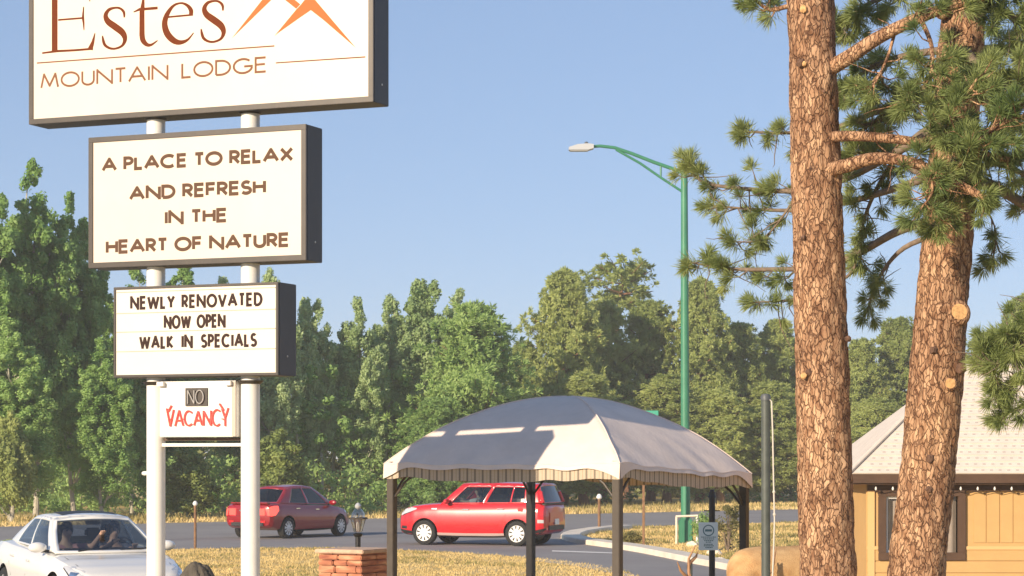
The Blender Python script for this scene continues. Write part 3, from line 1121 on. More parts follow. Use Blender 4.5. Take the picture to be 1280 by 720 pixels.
# main cabinet
mz0 = (sz(36, 152) + sz(466, 131)) / 2
mx0, mx1 = sx(36), sx(466.5)
mz1 = sz(250, -118)
cab, yl = cabinet(mx0, mx1, mz0, mz1, .062, 'sign_face', DEP, 'large upper cabinet with brown serif lettering and orange peaks')
mb = MB()
def zc(x, y): return SP(30 + x / 4.8, y / 4.8)
def zd(x, y): return SP(250 + x / 4.8, y / 4.8)
PXM = 25.4 / F / 4.8 * 1.02
def vr(lst, conv, y, dx=0, dy=0):
    # smooth a variable-width stroke with Catmull-Rom
    P = [(p[0] + dx, p[1] + dy, p[2]) for p in lst]
    out, n = [], len(P)
    for i in range(n - 1):
        a, b, c, d = P[max(i - 1, 0)], P[i], P[i + 1], P[min(i + 2, n - 1)]
        for k in range(5):
            t = k / 5
            out.append(tuple(.5 * (2 * b[j] + (c[j] - a[j]) * t + (2 * a[j] - 5 * b[j] + 4 * c[j] - d[j]) * t * t + (3 * b[j] - a[j] - 3 * c[j] + d[j]) * t ** 3) for j in range(3)))
    out.append(P[-1])
    ribbon(mb, [conv(p[0], p[1]) for p in out], [max(.2, p[2]) * PXM for p in out], y)
def st(lst, conv, y):
    ribbon(mb, [conv(p[0], p[1]) for p in lst], [p[2] * PXM for p in lst], y)
st([(182, -92, 41), (182, 306, 41)], zc, yl)
st([(107, 318, 10), (200, 306, 14), (300, 301, 13), (412, 292, 13)], zc, yl - .0005)
st([(395, 296, 36), (412, 250, 20), (424, 198, 6)], zc, yl - .001)
st([(203, 119, 11), (356, 107, 11)], zc, yl - .0005)
st([(356, 40, 7), (353, 80, 12), (352, 107, 17), (356, 140, 12), (358, 180, 6)], zc, yl - .001)
st([(107, -80, 10), (200, -92, 13), (300, -98, 12), (392, -106, 12)], zc, yl - .0005)
st([(378, -106, 34), (388, -60, 18), (393, 8, 6)], zc, yl - .001)
S1 = [(600, 104, 10), (597, 72, 17), (575, 50, 14), (545, 46, 13), (508, 58, 20), (488, 92, 30), (502, 128, 38), (545, 160, 42), (588, 194, 40), (604, 232, 30), (590, 270, 17), (555, 289, 13), (518, 290, 14), (486, 272, 18), (474, 244, 18), (469, 214, 8)]
vr(S1, zc, yl - .0015)
vr(S1, lambda x, y: zc(x, y), yl - .0015, 592, -41)
st([(716, -30, 8), (712, 20, 22), (706, 70, 34), (706, 215, 36)], zc, yl - .001)
vr([(706, 205, 36), (712, 240, 34), (734, 266, 24), (762, 268, 15), (800, 242, 6)], zc, yl - .0016)
st([(655, 72, 6), (690, 56, 16), (800, 47, 17)], zc, yl - .0005)
st([(848, 103, 11), (1012, 88, 11)], zc, yl - .0005)
vr([(999, 92, 26), (1000, 62, 28), (978, 32, 19), (940, 18, 12), (895, 34, 17), (858, 84, 31), (842, 140, 38), (856, 198, 42), (893, 240, 38), (935, 254, 27), (980, 238, 15), (1016, 196, 6)], zc, yl - .001)
e1 = mb.build('lettering', M['rust_letter'], cab)
mb = MB()
text(mb, 'MOUNTAIN LODGE', sx(50), sx(333), (sz(50, 110) + sz(333, 92)) / 2, .184, .026, yl, .2, .62)
ribbon(mb, [SP(45.6, 78.7), SP(342.7, 57.3)], .016, yl)
ribbon(mb, [SP(344.4, 78.5), SP(456.5, 71)], .015, yl)
mb.build('lettering', mat('terracotta_vinyl', (.23, .11, .065), .85, spec=.1, var=.08, scale=4), cab)
mb = MB()
poly(mb, [zd(*p) for p in ((190, 228), (370, 0), (445, -85), (545, -20), (600, 25), (575, 52), (510, 0), (455, -38), (425, 0))], yl - .001)
poly(mb, [zd(*p) for p in ((445, 215), (577, 55), (603, 28), (625, 0), (657, -42), (690, 0), (800, 130), (935, 288), (740, 120), (663, 60), (590, 110), (470, 195))], yl - .0016)
mb.build('mountain_emblem', M['orange_letter'], cab)

# middle cabinet
z0 = (sz(110, 334.5) + sz(382, 326)) / 2
z1 = (sz(110, 172) + sz(382, 155)) / 2
cab, yl = cabinet(sx(110.5), sx(382.5), z0, z1, .062, 'sign_face', DEP, 'middle cabinet with four lines of brown capitals')
mb = MB()
for t_, xa, ya, xb, yb in (('A PLACE TO RELAX', 126.4, 215.4, 366.5, 201.5), ('AND REFRESH', 160.7, 252.4, 332.2, 241), ('IN THE', 205.5, 281.4, 284, 277.7), ('HEART OF NATURE', 131.7, 318.9, 361.7, 307.8)):
    text(mb, t_, sx(xa), sx(xb), (sz(xa, ya) + sz(xb, yb)) / 2, .168, .040, yl, .24, .42)
mb.build('lettering', M['brown_letter'], cab)

# letter board
z0 = (sz(142, 474) + sz(346, 467)) / 2
z1 = (sz(142, 361) + sz(346, 350.5)) / 2
cab, yl = cabinet(sx(142), sx(347.5), z0, z1, .03, 'sign_white', .44, 'lower letter board cabinet with three lines of dark changeable letters')
mb = MB()
for t_, xa, ya, xb, yb, sp in (('NEWLY RENOVATED', 162.2, 389.2, 327.9, 381, .7), ('NOW OPEN', 204.2, 412.3, 281.8, 408.8, .8), ('WALK IN SPECIALS', 173.4, 438.2, 321, 432.2, 1.0)):
    text(mb, t_, sx(xa), sx(xb), (sz(xa, ya) + sz(xb, yb)) / 2, .160, .033, yl, .38, sp)
mb.build('lettering', M['dark_letter'], cab)
mb = MB()
for ya, yb in ((393, 385), (416.5, 409), (441, 434), (367, 357.5)):
    zz = (sz(145, ya) + sz(345, yb)) / 2
    mb.box(((sx(145) + sx(344)) / 2, yl - .003, zz), (sx(344) - sx(145), .006, .008))
mb.build('letter_rail', mat('letter_rail_plastic', (.50, .43, .34), .3), cab)

# vacancy box hung between the poles, with its cross bars
xa, xb = -px_ + .11, px_ - .11
zt, zb = sz(250, 476), sz(250, 546)
vb = MB()
vb.box(((xa + xb) / 2, 0, (zt + zb) / 2), (xb - xa - .02, .24, zt - zb), 0, 0, .008)
vac = vb.build('vacancy_box', M['white_plastic'], sign, True)
yv = -.12
def vx(px): return xat(px, DEP / 2 - .12) - xm
def vz(py): return EYE - (py - HY) * (ORG.y - .1) / F
mb = MB()
mb.box((xb - .035, yv - .004, (zt + zb) / 2), (.05, .012, zt - zb - .01))
mb.build('edge_strip', mat('beige_strip', (.5, .43, .36), .5), vac)
for s_ in (vx(203), vx(287)):
    mb = MB()
    mb.box((s_, yv - .03, zt - .03), (.09, .06, .05), 0, 0, .005)
    mb.build('bracket', M['white_plastic'], vac)
mb = MB()
mb.box(((vx(232.5) + vx(260)) / 2, yv - .008, (vz(485) + vz(507.5)) / 2), (vx(260) - vx(232.5), .016, vz(485) - vz(507.5)))
nb_ = mb.build('no_panel', M['sign_frame'], vac)
def wire(mb, s, x0, x1, z, cap, w, y, track=.22):
    adv, lay = 0, []
    for ch in s:
        lay.append((adv, GL[ch])); adv += GL[ch][0] + track
    adv -= track
    for a, (gw, sts) in lay:
        for q in sts:
            pts = [(x0 + (a + p[0]) * (x1 - x0) / adv, y, z + p[1] * cap) for p in q]
            for a_, b_ in zip(pts, pts[1:]): mb.tube([a_, b_], w, 6)
mb = MB()
wire(mb, 'NO', vx(236.5), vx(256), vz(504.5), vz(488) - vz(504.5), .007, yv - .035)
mb.build('lettering', M['neon_off'], nb_)
mb = MB()
xs0, xs1 = vx(209), vx(286)
adv, lay = 0, []
for ch in 'VACANCY':
    lay.append((adv, ch)); adv += GL[ch][0] + .16
adv -= .16
for a, ch in lay:
    gw, sts = GL[ch]
    for q in sts:
        for off in (0,):
            pts = []
            for p in q:
                xx = (a + p[0]) / adv
                arch = .035 * (2 * xx - 1) ** 2
                zz = vz(533) + (vz(514) - vz(533)) * p[1] + arch * p[1] + .012 * (1 - p[1]) * (1 - (2 * xx - 1) ** 2)
                pts.append((xs0 + xx * (xs1 - xs0) + off, yv - .016, zz + off * .4))
            for a_, b_ in zip(pts, pts[1:]): mb.tube([a_, b_], .011, 6)
# raised ends of the tube and its standoffs
mb.tube([(vx(211), yv - .016, vz(514)), (vx(215), yv - .016, vz(506.5))], .012, 6)
mb.tube([(vx(280), yv - .016, vz(513)), (vx(275), yv - .016, vz(505))], .012, 6)
for q in (215, 231, 247, 263, 279):
    mb.tube([(vx(q), yv, vz(524)), (vx(q), yv - .035, vz(524))], .008, 6)
mb.build('lettering', M['neon_red'], vac)
mb = MB()
mb.box((0, 0, vz(556)), (xb - xa + .03, .07, .036))
mb.build('cross_bar', M['white_pole'], sign)
mb = MB()
mb.box((0, .02, vz(549)), (xb - xa + .02, .05, .03))
mb.build('cross_bar', M['brown_trim'], sign)
for s_ in (-1, 1):
    mb = MB(); mb.lathe((s_ * px_, 0, sz(250, 140)), [(.125, -.03), (.15, .01), (.19, .06)], 20)
    mb.build('collar', M['sign_frame'], sign, True)
    mb = MB(); mb.lathe((s_ * px_, 0, sz(250, 478)), [(.115, -.02), (.16, .02)], 20)
    mb.build('collar', M['sign_frame'], sign, True)
mb = MB()
mb.lathe((0, 0, 0), [(.02, 0), (.028, .05), (.02, .08)], 10)
mb.v = [(-px_ - .1 - v[2], v[0], v[1] + vz(592)) for v in mb.v]
mb.build('conduit_cap', M['white_plastic'], sign, True)

# ------------------------------------------------------------------ gazebo
TH = R(33.25)
GN = Vector(((772 - 640) * 28.2 / F, 28.2, 0))
eu = Vector((-math.cos(TH), math.sin(TH), 0))       # near -> left corner
ev = Vector((math.sin(TH), math.cos(TH), 0))        # near -> right corner
GW, GD = 3.52, 3.45
gc = GN + eu * GW / 2 + ev * GD / 2
gz = empty('gazebo', gc, -TH, 'square canvas roofed gazebo on black posts with plaid valance', 'gazebo')
# local axes: x = -eu (towards the near/right side), y = ev
OV = .08
ax, ay = GW / 2 + OV, GD / 2 + OV
ZE, ZT = 2.18, 3.13
def roof_z(x, y):
    r = max(abs(x) / ax, abs(y) / ay)
    k = min(abs(x) / ax, abs(y) / ay) / max(r, 1e-6)
    sag = .02 * math.sin(math.pi * min(1, r)) * (1 - k ** 6)
    z = ZE + (ZT - ZE) * (1 - r ** 1.95) - sag * (1 if r < 1 else 0)
    z -= .13 * (x / ax + 1) * (y / ay + 1) / 4
    z -= .03 * r ** 6 * (1 - k ** 2) + .022 * noise.noise(Vector((x * 1.9, y * 1.9, 1))) * r + .012 * r ** 4 * math.sin(9 * (x - y) + 3 * noise.noise(Vector((x, y, 4))))
    return z
N = 44
mb = MB()
gpts = [[None] * (N + 1) for _ in range(N + 1)]
vs, fs = [], []
for j in range(N + 1):
    for i in range(N + 1):
        x, y = (2 * i / N - 1), (2 * j / N - 1)
        vs.append((x * ax, y * ay, roof_z(x * ax, y * ay)))
for j in range(N):
    for i in range(N):
        a = j * (N + 1) + i
        q = (a, a + 1, a + N + 2, a + N + 1)
        if ((i < N / 2) == (j < N / 2)):
            fs += [(q[0], q[1], q[2]), (q[0], q[2], q[3])]
        else:
            fs += [(q[0], q[1], q[3]), (q[1], q[2], q[3])]
mb.add(vs, fs)
can = mb.build('canopy', M['canvas'], gz, True, 60)
sm = MB()
for cx, cy in ((1, 1), (1, -1), (-1, 1), (-1, -1)):
    sm.tube([(cx * ax * t, cy * ay * t, roof_z(cx * ax * t, cy * ay * t) + .002) for t in np.linspace(.02, 1, 24)], .009, 6)
for cx, cy in ((0, -1), (1, 0), (0, 1), (-1, 0)):
    sm.tube([((cx + (cy != 0) * q) * ax * .995, (cy + (cx != 0) * q) * ay * .995, roof_z((cx + (cy != 0) * q) * ax * .995, (cy + (cx != 0) * q) * ay * .995) + .001) for q in np.linspace(-.99, .99, 40)], .008, 6)
sm.build('seam', M['canvas'], can, True)
# hanging flap round the eave, cut into arches; plaid strip behind
corners = [(ax, -ay), (-ax, -ay), (-ax, ay), (ax, ay)]
fl = MB(); pl = MB()
pl_uv = []
for k in range(4):
    a, b = Vector(corners[k]), Vector(corners[(k + 1) % 4])
    n_ = 48
    d = (b - a).normalized()
    out = Vector((-d.y, d.x))
    for i in range(n_):
        for (s0, s1) in ((i / n_, (i + 1) / n_),):
            def pt(s):
                p = a.lerp(b, s)
                zt = roof_z(p.x, p.y)
                m_ = min(1, max(0, (.5 - abs(s - .5)) / .5))
                arch = .195 - .15 * (1 - (1 - min(1, m_ * 3.2)) ** 2)
                wob = .012 * math.sin(s * 23 + k * 2) * m_
                return p, zt, zt - arch + wob * .3, wob
            p0, t0, b0, w0 = pt(s0)
            p1, t1, b1, w1 = pt(s1)
            o0, o1 = out * (.012 + abs(w0)), out * (.012 + abs(w1))
            fl.add([(p0.x, p0.y, t0), (p1.x, p1.y, t1), (p1.x + o1.x, p1.y + o1.y, b1), (p0.x + o0.x, p0.y + o0.y, b0)], [(0, 3, 2, 1)])
            i0, i1 = -out * .02, -out * .02
            zb0, zb1 = t0 - .20 + .02 * math.sin(s0 * 9), t1 - .20 + .02 * math.sin(s1 * 9)
            pl.add([(p0.x + i0.x, p0.y + i0.y, t0 - .01), (p1.x + i1.x, p1.y + i1.y, t1 - .01), (p1.x + i1.x, p1.y + i1.y, zb1), (p0.x + i0.x, p0.y + i0.y, zb0)], [(0, 3, 2, 1)])
            L_ = (b - a).length
            pl_uv += [(s0 * L_, 1), (s0 * L_, 0), (s1 * L_, 0), (s1 * L_, 1)]
fl.build('flap', M['canvas'], can)
vo = pl.build('valance', M['plaid'], gz)
uvl = vo.data.uv_layers.new(name='UVMap')
for i, l in enumerate(vo.data.loops):
    uvl.data[i].uv = (pl_uv[i][0] * 1.0, pl_uv[i][1])
mb = MB()
mb.tube([(ax * .30, -ay * .55, roof_z(ax * .30, -ay * .55) + .006), (ax * .33, -ay * .55, roof_z(ax * .33, -ay * .55) + .0)], .004, 5)
# posts with brackets
hx, hy = GW / 2, GD / 2
for (x, y, m_) in ((hx, -hy, 'brown_steel'), (-hx, -hy, 'brown_steel'), (hx, hy, 'black_steel'), (-hx, hy, 'black_steel')):
    mb = MB()
    zp = roof_z(x, y) - .05
    mb.box((x, y, zp / 2), (.105, .105, zp), 0, 0, .006)
    mb.box((x, y, .01), (.2, .2, .02))
    p = mb.build('post', M[m_], gz)
    br = MB()
    sx_, sy_ = -1 if x > 0 else 1, -1 if y > 0 else 1
    br.tube([(x + sx_ * .05, y, zp - .47), (x + sx_ * .2, y, zp - .29), (x + sx_ * .42, y, zp - .12)], .017, 8)
    br.tube([(x, y + sy_ * .05, zp - .47), (x, y + sy_ * .2, zp - .29), (x, y + sy_ * .42, zp - .12)], .017, 8)
    br.build('brace', M[m_], p, True)
mb = MB()
cs4 = [(hx, -hy), (-hx, -hy), (-hx, hy), (hx, hy), (hx, -hy)]
for a_, b_ in zip(cs4, cs4[1:]):
    mb.tube([(a_[0], a_[1], roof_z(*a_) - .085), (b_[0], b_[1], roof_z(*b_) - .085)], .026, 8)
mb.build('eave_rail', M['black_steel'], gz)
mb = MB()
for cx, cy in ((1, 1), (1, -1), (-1, 1), (-1, -1)):
    pts = []
    for i in range(9):
        t = i / 8
        x, y = cx * ax * .97 * (1 - t), cy * ay * .97 * (1 - t)
        pts.append((x, y, roof_z(x, y) - .035))
    mb.tube(pts, .014, 6)
mb.build('roof_rib', M['black_steel'], gz, True)

# ------------------------------------------------------------------ street lamp
LY = 59.5
ls = F / LY
lamp = empty('street_lamp', ((857 - 640) / ls, LY, 0), 0, 'tall green street lamp with a long trussed arm reaching left', 'street lamp')
lh = EYE + (HY - 210) / ls
def lx(px): return (px - 857) / ls
def lz(py): return EYE + (HY - py) / ls
mb = MB()
mb.tube([(0, 0, .5), (-.02, 0, lh * .5), (-.035, 0, lh)], [.125, .11, .088], 18)
mb.lathe((-.035, 0, lh), [(.088, 0), (.07, .03), (.01, .045)], 18)
mb.build('pole', M['green_paint'], lamp, True)
mb = MB()
mb.box((0, 0, .31), (.36, .36, .62), 0, 0, .02)
mb.box((0, 0, .63), (.28, .28, .06), 0, 0, .01)
mb.build('base', M['green_paint'], lamp)
mb = MB()
mb.tube([(lx(855), 0, lz(216)), (lx(818), 0, lz(203)), (lx(790), 0, lz(192)), (lx(768), 0, lz(184.5)), (lx(750), 0, lz(182.5)), (lx(738), 0, lz(183.5))], [.05, .048, .046, .044, .042, .04], 10)
mb.tube([(lx(855), 0, lz(241)), (lx(826), 0, lz(222)), (lx(800), 0, lz(204)), (lx(770), 0, lz(187))], .034, 10)
mb.tube([(lx(826), 0, lz(207)), (lx(826), 0, lz(222))], .026, 8)
mb.build('arm', M['green_paint'], lamp, True)
mb = MB()
pts = [(lx(742), lz(181)), (lx(735), lz(180)), (lx(722), lz(181)), (lx(711), lz(184.5)), (lx(711), lz(188)), (lx(735), lz(188)), (lx(742), lz(186))]
for i, s_ in enumerate((-1, 1)):
    pass
vs = [(p[0], -.15, p[1]) for p in pts] + [(p[0], .15, p[1]) for p in pts]
n_ = len(pts)
mb.add(vs, [tuple(range(n_)), tuple(range(2 * n_ - 1, n_ - 1, -1))] + [(i, n_ + i, n_ + (i + 1) % n_, (i + 1) % n_) for i in range(n_)])
hd = mb.build('lamp_head', M['lamp_grey'], lamp)
mb = MB()
mb.box(((lx(735) + lx(712)) / 2, 0, lz(188.4)), (lx(735) - lx(712), .24, .03), 0, 0, .01)
mb.build('lens', M['lamp_lens'], hd)
mb = MB()
mb.lathe((lx(733), 0, lz(180)), [(.05, -.02), (.05, .04), (.03, .06)], 12)
mb.build('photocell', M['lamp_dark'], hd, True)

# low rail beside the lamp foot
rl = empty('guard_rail', ((857 - 640) / ls, LY - .8, 0), 0, 'small white pipe rail in front of the green lamp base', 'rail')
for xx, m_ in ((-.30, 'concrete'), (.24, 'white_pole')):
    mb = MB(); mb.tube([(xx, 0, 0), (xx, 0, .72)], .03, 10); mb.build('post', M[m_], rl, True)
mb = MB(); mb.tube([(-.32, 0, .73), (.26, 0, .75)], .03, 10); mb.build('rail_bar', M['concrete'], rl, True)
# stones by the rail
for k, (px, py, r) in enumerate(((866, 683, .12), (893, 694, .13), (900, 702, .09))):
    g = G(px, py)
    bm = bmesh.new(); bmesh.ops.create_icosphere(bm, subdivisions=3, radius=1)
    for v in bm.verts:
        v.co *= 1 + .25 * noise.noise(v.co * 1.5 + Vector((k * 7, 0, 0)))
        v.co = Vector((v.co.x * r * 1.3, v.co.y * r, v.co.z * r * .75))
    me = bpy.data.meshes.new('stone'); bm.to_mesh(me); bm.free()
    me.materials.append(M['concrete'])
    o = link('stone', me); o.location = (g.x, g.y, r * .4 if k != 1 else r * .4)
    tag(o, ['pale stone at the foot of the white rail', 'pale stone right of the blue notice, near the kerb', 'smallest pale stone on the kerb right of the notice'][k], 'stone', 'pale stones on the traffic island')

# ------------------------------------------------------------------ small posts
def post(px, py_base, py_top, r, m, name, label, cat, knob=None, square=False):
    g = G(px, py_base)
    s = F / g.y
    h = (py_base - py_top) / s
    root = empty(name, (g.x, g.y, 0), 0, label, cat)
    mb = MB()
    if square:
        mb.box((0, 0, h / 2), (2 * r, 2 * r, h), 0, 0, r * .2)
    else:
        mb.tube([(0, 0, 0), (0, 0, h)], r, 12)
    mb.build('post', M[m], root, True)
    if knob:
        mb = MB()
        mb.lathe((0, 0, h), [(.02, -.02), (knob, knob * .4), (knob * 1.05, knob), (knob * .6, knob * 1.75), (.01, knob * 2)], 14)
        mb.build('reflector', M['white_plastic'], root, True)
    return root, h
post(749, 663.5, 624, .045, 'rust_post', 'marker_post', 'brown marker post with round white top left of the near gazebo post', 'marker post', .085)
post(244, 686, 632, .035, 'rust_post', 'marker_post', 'thin rusty marker post with white top between the sign poles', 'marker post', .06)
# street name sign on a rusty post behind the gazebo
g = G(804.5, 682)
s = F / g.y
ss = empty('street_name_sign', (g.x, g.y, 0), R(-12), 'rusty post with green name plates, mostly behind the gazebo roof', 'street sign')
mb = MB(); hh = (682 - 523) / s
mb.box((0, 0, hh / 2), (.06, .04, hh)); mb.build('post', M['rust_post'], ss)
mb = MB(); mb.box((.06, -.03, hh + .10), (.66, .012, .20), 0, 0, .004); mb.build('name_plate', M['street_sign'], ss)
mb = MB(); mb.box((0, .0, hh - .12), (.012, .62, .16), 0, 0, .004); mb.build('name_plate', M['street_sign'], ss)
# short dark post with a lock in the driveway mouth
rt, h_ = post(863.5, 745, 702, .028, 'grey_green_pole', 'bollard', 'thin dark short post left of the black notice post', 'bollard')
mb = MB(); mb.box((-.04, -.03, h_ - .09), (.05, .05, .09), 0, 0, .01); mb.build('padlock', M['black_steel'], rt)

# notice on black post
NYD = 36.0
ns = F / NYD
nt_ = empty('notice_sign', ((888 - 640) / ns, NYD, 0), 0, 'pale blue notice with a ring emblem on a thin black post', 'notice')
mb = MB()
nz = lambda py: EYE + (HY - py) / ns
mb.tube([(.03, .04, 0), (.03, .04, nz(615))], .05, 12)
mb.tube([(-.1, .04, nz(638.5)), (.16, .04, nz(638.5))], .009, 8)
mb.tube([(.03, .04, nz(622)), (.03, .04, nz(612))], [.065, .03], 10)
mb.build('post', M['black_steel'], nt_, True)
nx = lambda px: (px - 888) / ns
mb = MB(); mb.box((nx(885.2), -.02, nz(670.3)), (nx(897.2) - nx(873), .012, nz(653) - nz(687.8)), 0, 0, .003)
pan = mb.build('notice_panel', M['notice'], nt_)
mb = MB()
ribbon(mb, [(nx(885.5) + .083 * math.cos(R(a)), nz(663) + .083 * math.sin(R(a))) for a in range(0, 361, 12)], .017, -.0265)
ribbon(mb, [(nx(885.5) - .055, nz(663)), (nx(885.5) + .055, nz(663))], .035, -.0265)
rng = random.Random(3)
for row, (py, x0, x1) in enumerate(((671.3, 876.5, 894.5), (673.6, 878.5, 893), (675.7, 880, 891.5), (677.6, 882, 889), (680.3, 880, 891), (682.2, 879.5, 892), (684.2, 881.5, 890.5))):
    x = x0
    while x < x1:
        l_ = rng.uniform(1.0, 2.6)
        ribbon(mb, [(nx(x), nz(py)), (nx(min(x1, x + l_)), nz(py))], .014, -.0265)
        x += l_ + .45
mb.build('lettering', M['notice_ink'], pan)

# pole with a cord hanging from its top
PY_ = 23.2
ps = F / PY_
fp = empty('corded_pole', ((957.5 - 640) / ps, PY_, 0), 0, 'dark grey green metal pole with a pale cord beside it', 'pole')
pz = lambda py: EYE + (HY - py) / ps
mb = MB(); mb.tube([(0, 0, 0), (-.003, 0, pz(497))], .047, 16); mb.build('pole', M['grey_green_pole'], fp, True)
mb = MB(); mb.lathe((-.003, 0, pz(497)), [(.052, -.03), (.054, .01), (.04, .035), (.01, .04)], 16); mb.build('cap', M['lamp_dark'], fp, True)
mb = MB()
mb.tube([(.02, -.03, pz(498)), (.055, -.03, pz(502)), (.066, -.03, pz(540)), (.075, -.03, pz(600)), (.085, -.03, pz(650)), (.075, -.03, pz(690)), (.05, -.03, pz(760))], .0085, 6)
mb.lathe((.079, -.03, pz(615)), [(.005, -.025), (.018, 0), (.005, .025)], 8)
mb.lathe((.084, -.03, pz(643)), [(.005, -.025), (.018, 0), (.005, .025)], 8)
mb.build('cord', M['cord'], fp, True)

# ------------------------------------------------------------------ stone pillar with boulder and lantern
PB = 31.6
s = F / PB
pr = empty('stone_pillar', ((444 - 640) / s, PB, 0), R(-28), 'stacked reddish stone pillar in front of the left gazebo post', 'pillar')
zt = EYE - (686 - HY) / s
mb = MB()
random.seed(44)
z = 0
while z < zt - .06:
    hgt = min(random.uniform(.07, .13), zt - .05 - z)
    x = -.36
    w_ = .72
    while x < .36 - .02:
        L_ = random.uniform(.2, .42)
        if x + L_ > .30: L_ = .36 - x
        for y0_ in (-.20, .20):
            mb.box((x + L_ / 2, y0_ + random.uniform(-.012, .012), z + hgt / 2), (L_ - .008, .40 + random.uniform(-.01, .02), hgt - .008), random.uniform(-.015, .015), 0, .012)
        x += L_
    z += hgt
mb.build('stone_courses', M['brick'], pr, True)
mb = MB(); mb.box((0, 0, zt - .022), (.80, .88, .055), 0, 0, .012)
mb.build('cap_stone', mat('pillar_cap', (.60, .42, .30), .9, var=.2, scale=8, bump=.3), pr)

lt = empty('lantern', ((447.5 - 640) * 33.2 / F, 33.2, 0), 0, 'glass post lantern standing behind the reddish stone pillar', 'lantern')
s = F / 33.2
z_ = lambda py: EYE - (py - HY) / s
mb = MB(); mb.tube([(0, 0, 0), (0, 0, z_(666))], .04, 12); mb.lathe((0, 0, z_(671)), [(.05, 0), (.075, .04), (.05, .06)], 14)
mb.build('post', M['black_steel'], lt, True)
mb = MB(); mb.lathe((0, 0, z_(665)), [(.055, 0), (.075, .06), (.098, .15), (.108, .19)], 6); mb.build('glass_body', M['lantern_glass'], lt)
mb = MB(); mb.lathe((0, 0, z_(648)), [(.14, -.012), (.145, .01), (.11, .02)], 6); mb.build('ring', M['brown_steel'], lt)
mb = MB(); mb.lathe((0, 0, z_(646.5)), [(.105, 0), (.095, .06), (.06, .11), (.02, .14)], 12); mb.build('glass_top', M['lantern_glass'], lt, True)
mb = MB(); mb.lathe((0, 0, z_(636)), [(.012, -.01), (.045, .02), (.05, .045), (.03, .075), (.01, .09)], 12); mb.build('finial', M['lamp_grey'], lt, True)
mb = MB(); mb.lathe((0, 0, z_(664)), [(.02, 0), (.028, .05), (.026, .12), (.012, .15)], 10); mb.build('candle_lamp', M['white_plastic'], lt, True)
mb = MB()
for k in range(6):
    a = k * math.pi / 3
    mb.tube([(.056 * math.cos(a), .056 * math.sin(a), z_(665)), (.109 * math.cos(a), .109 * math.sin(a), z_(649))], .005, 5)
mb.build('rib', M['brown_steel'], lt)

# ridged dark boulder at the foot of the sign
By = 27.2
s = F / By
bm = bmesh.new(); bmesh.ops.create_icosphere(bm, subdivisions=5, radius=1)
for v in bm.verts:
    a = math.atan2(v.co.y, v.co.x)
    g_ = abs(math.sin(a * 4.5 + noise.noise(v.co * 1.1) * 2.2))
    k = 1 - .085 * (1 - g_) ** 3 + .06 * noise.noise(v.co * 1.7) + .02 * noise.noise(v.co * 6)
    v.co = Vector((v.co.x * .31 * k, v.co.y * .31 * k, v.co.z * .62 * k))
me = bpy.data.meshes.new('boulder'); bm.to_mesh(me); bm.free()
for p in me.polygons: p.use_smooth = True
me.materials.append(M['stone'])
bo = link('boulder', me)
bo.location = ((246 - 640) / s, By, EYE - (702.5 - HY) / s - .62)
tag(bo, 'dark rounded ridged boulder standing beside the right sign pole', 'boulder')
bm = bmesh.new(); bmesh.ops.create_icosphere(bm, subdivisions=3, radius=1)
me = bpy.data.meshes.new('stone_base')
for v in bm.verts:
    k = 1 + .2 * noise.noise(v.co * 1.3)
    v.co = Vector((v.co.x * .5 * k, v.co.y * .45 * k, v.co.z * .42 * k))
bm.to_mesh(me); bm.free(); me.materials.append(M['stone'])
b2 = link('boulder', me); b2.location = (bo.location.x, By, .12)
tag(b2, 'broad low rock that carries the ridged boulder', 'boulder')

# shrubs on the island
def shrub(px, py, w, h, label, m, seed):
    random.seed(seed)
    g = G(px, py)
    root = empty('shrub', (g.x, g.y, 0), 0, label, 'shrub')
    cs = []; rd_ = []
    mb = MB()
    for k in range(26):
        a = random.uniform(0, 6.28); r_ = w * math.sqrt(random.random()) * .9; z = random.uniform(.08, h)
        cs.append((r_ * math.cos(a), r_ * math.sin(a), z)); rd_.append(random.uniform(.1, .22))
        mb.tube([(0, 0, 0), (r_ * .4 * math.cos(a), r_ * .4 * math.sin(a), z * .6), cs[-1]], [.012, .008, .003], 4)
    mb.build('stems', M['twig'], root)
    np_mesh('foliage', clump_leaves(cs, rd_, 60, .03), 4, m, root)
shrub(910, 690, .36, 1.1, 'yellow green shrub right of the pale blue notice', M['shrub_leaf'], 1)
shrub(878, 688, .18, .9, 'small dark green shrub behind the blue notice', M['pine_leaf_dark'], 2)
shrub(790, 681, .2, .25, 'low green weed tuft left of the rusty post on the island', M['shrub_leaf'], 3)

# ------------------------------------------------------------------ house with hip roof
HYD = 30.0
hs = F / HYD
hxl = (1083 - 640) / hs
house = empty('house', (hxl, HYD, 0), 0, 'yellow sided house with pale tiled hip roof at right edge', 'house')
HW_, HD_ = 4.4, 3.0
ez = EYE - (592.5 - HY) / (F / 29.73)
def hz(py): return EYE + (HY - py) / hs
def hx_(px): return (px - 640) / hs - hxl
mb = MB()
wx0, wx1 = hx_(1099.5), hx_(1205)
wz0, wz1 = hz(698.5), hz(612.5)
Hh = ez + .02
# front wall in four pieces round the window, plus the other walls
for (a, b, c, d) in ((0, wx0, 0, Hh), (wx1, HW_, 0, Hh), (wx0, wx1, 0, wz0), (wx0, wx1, wz1, Hh)):
    mb.box(((a + b) / 2, .06, (c + d) / 2), (b - a, .12, d - c))
mb.box((.06, HD_ / 2 + .06, Hh / 2), (.12, HD_ - .12, Hh))
mb.box((HW_ - .06, HD_ / 2 + .06, Hh / 2), (.12, HD_ - .12, Hh))
mb.box((HW_ / 2, HD_ - .06 + .06, Hh / 2), (HW_ - .24, .12, Hh))
wall = mb.build('wall', M['siding'], house)
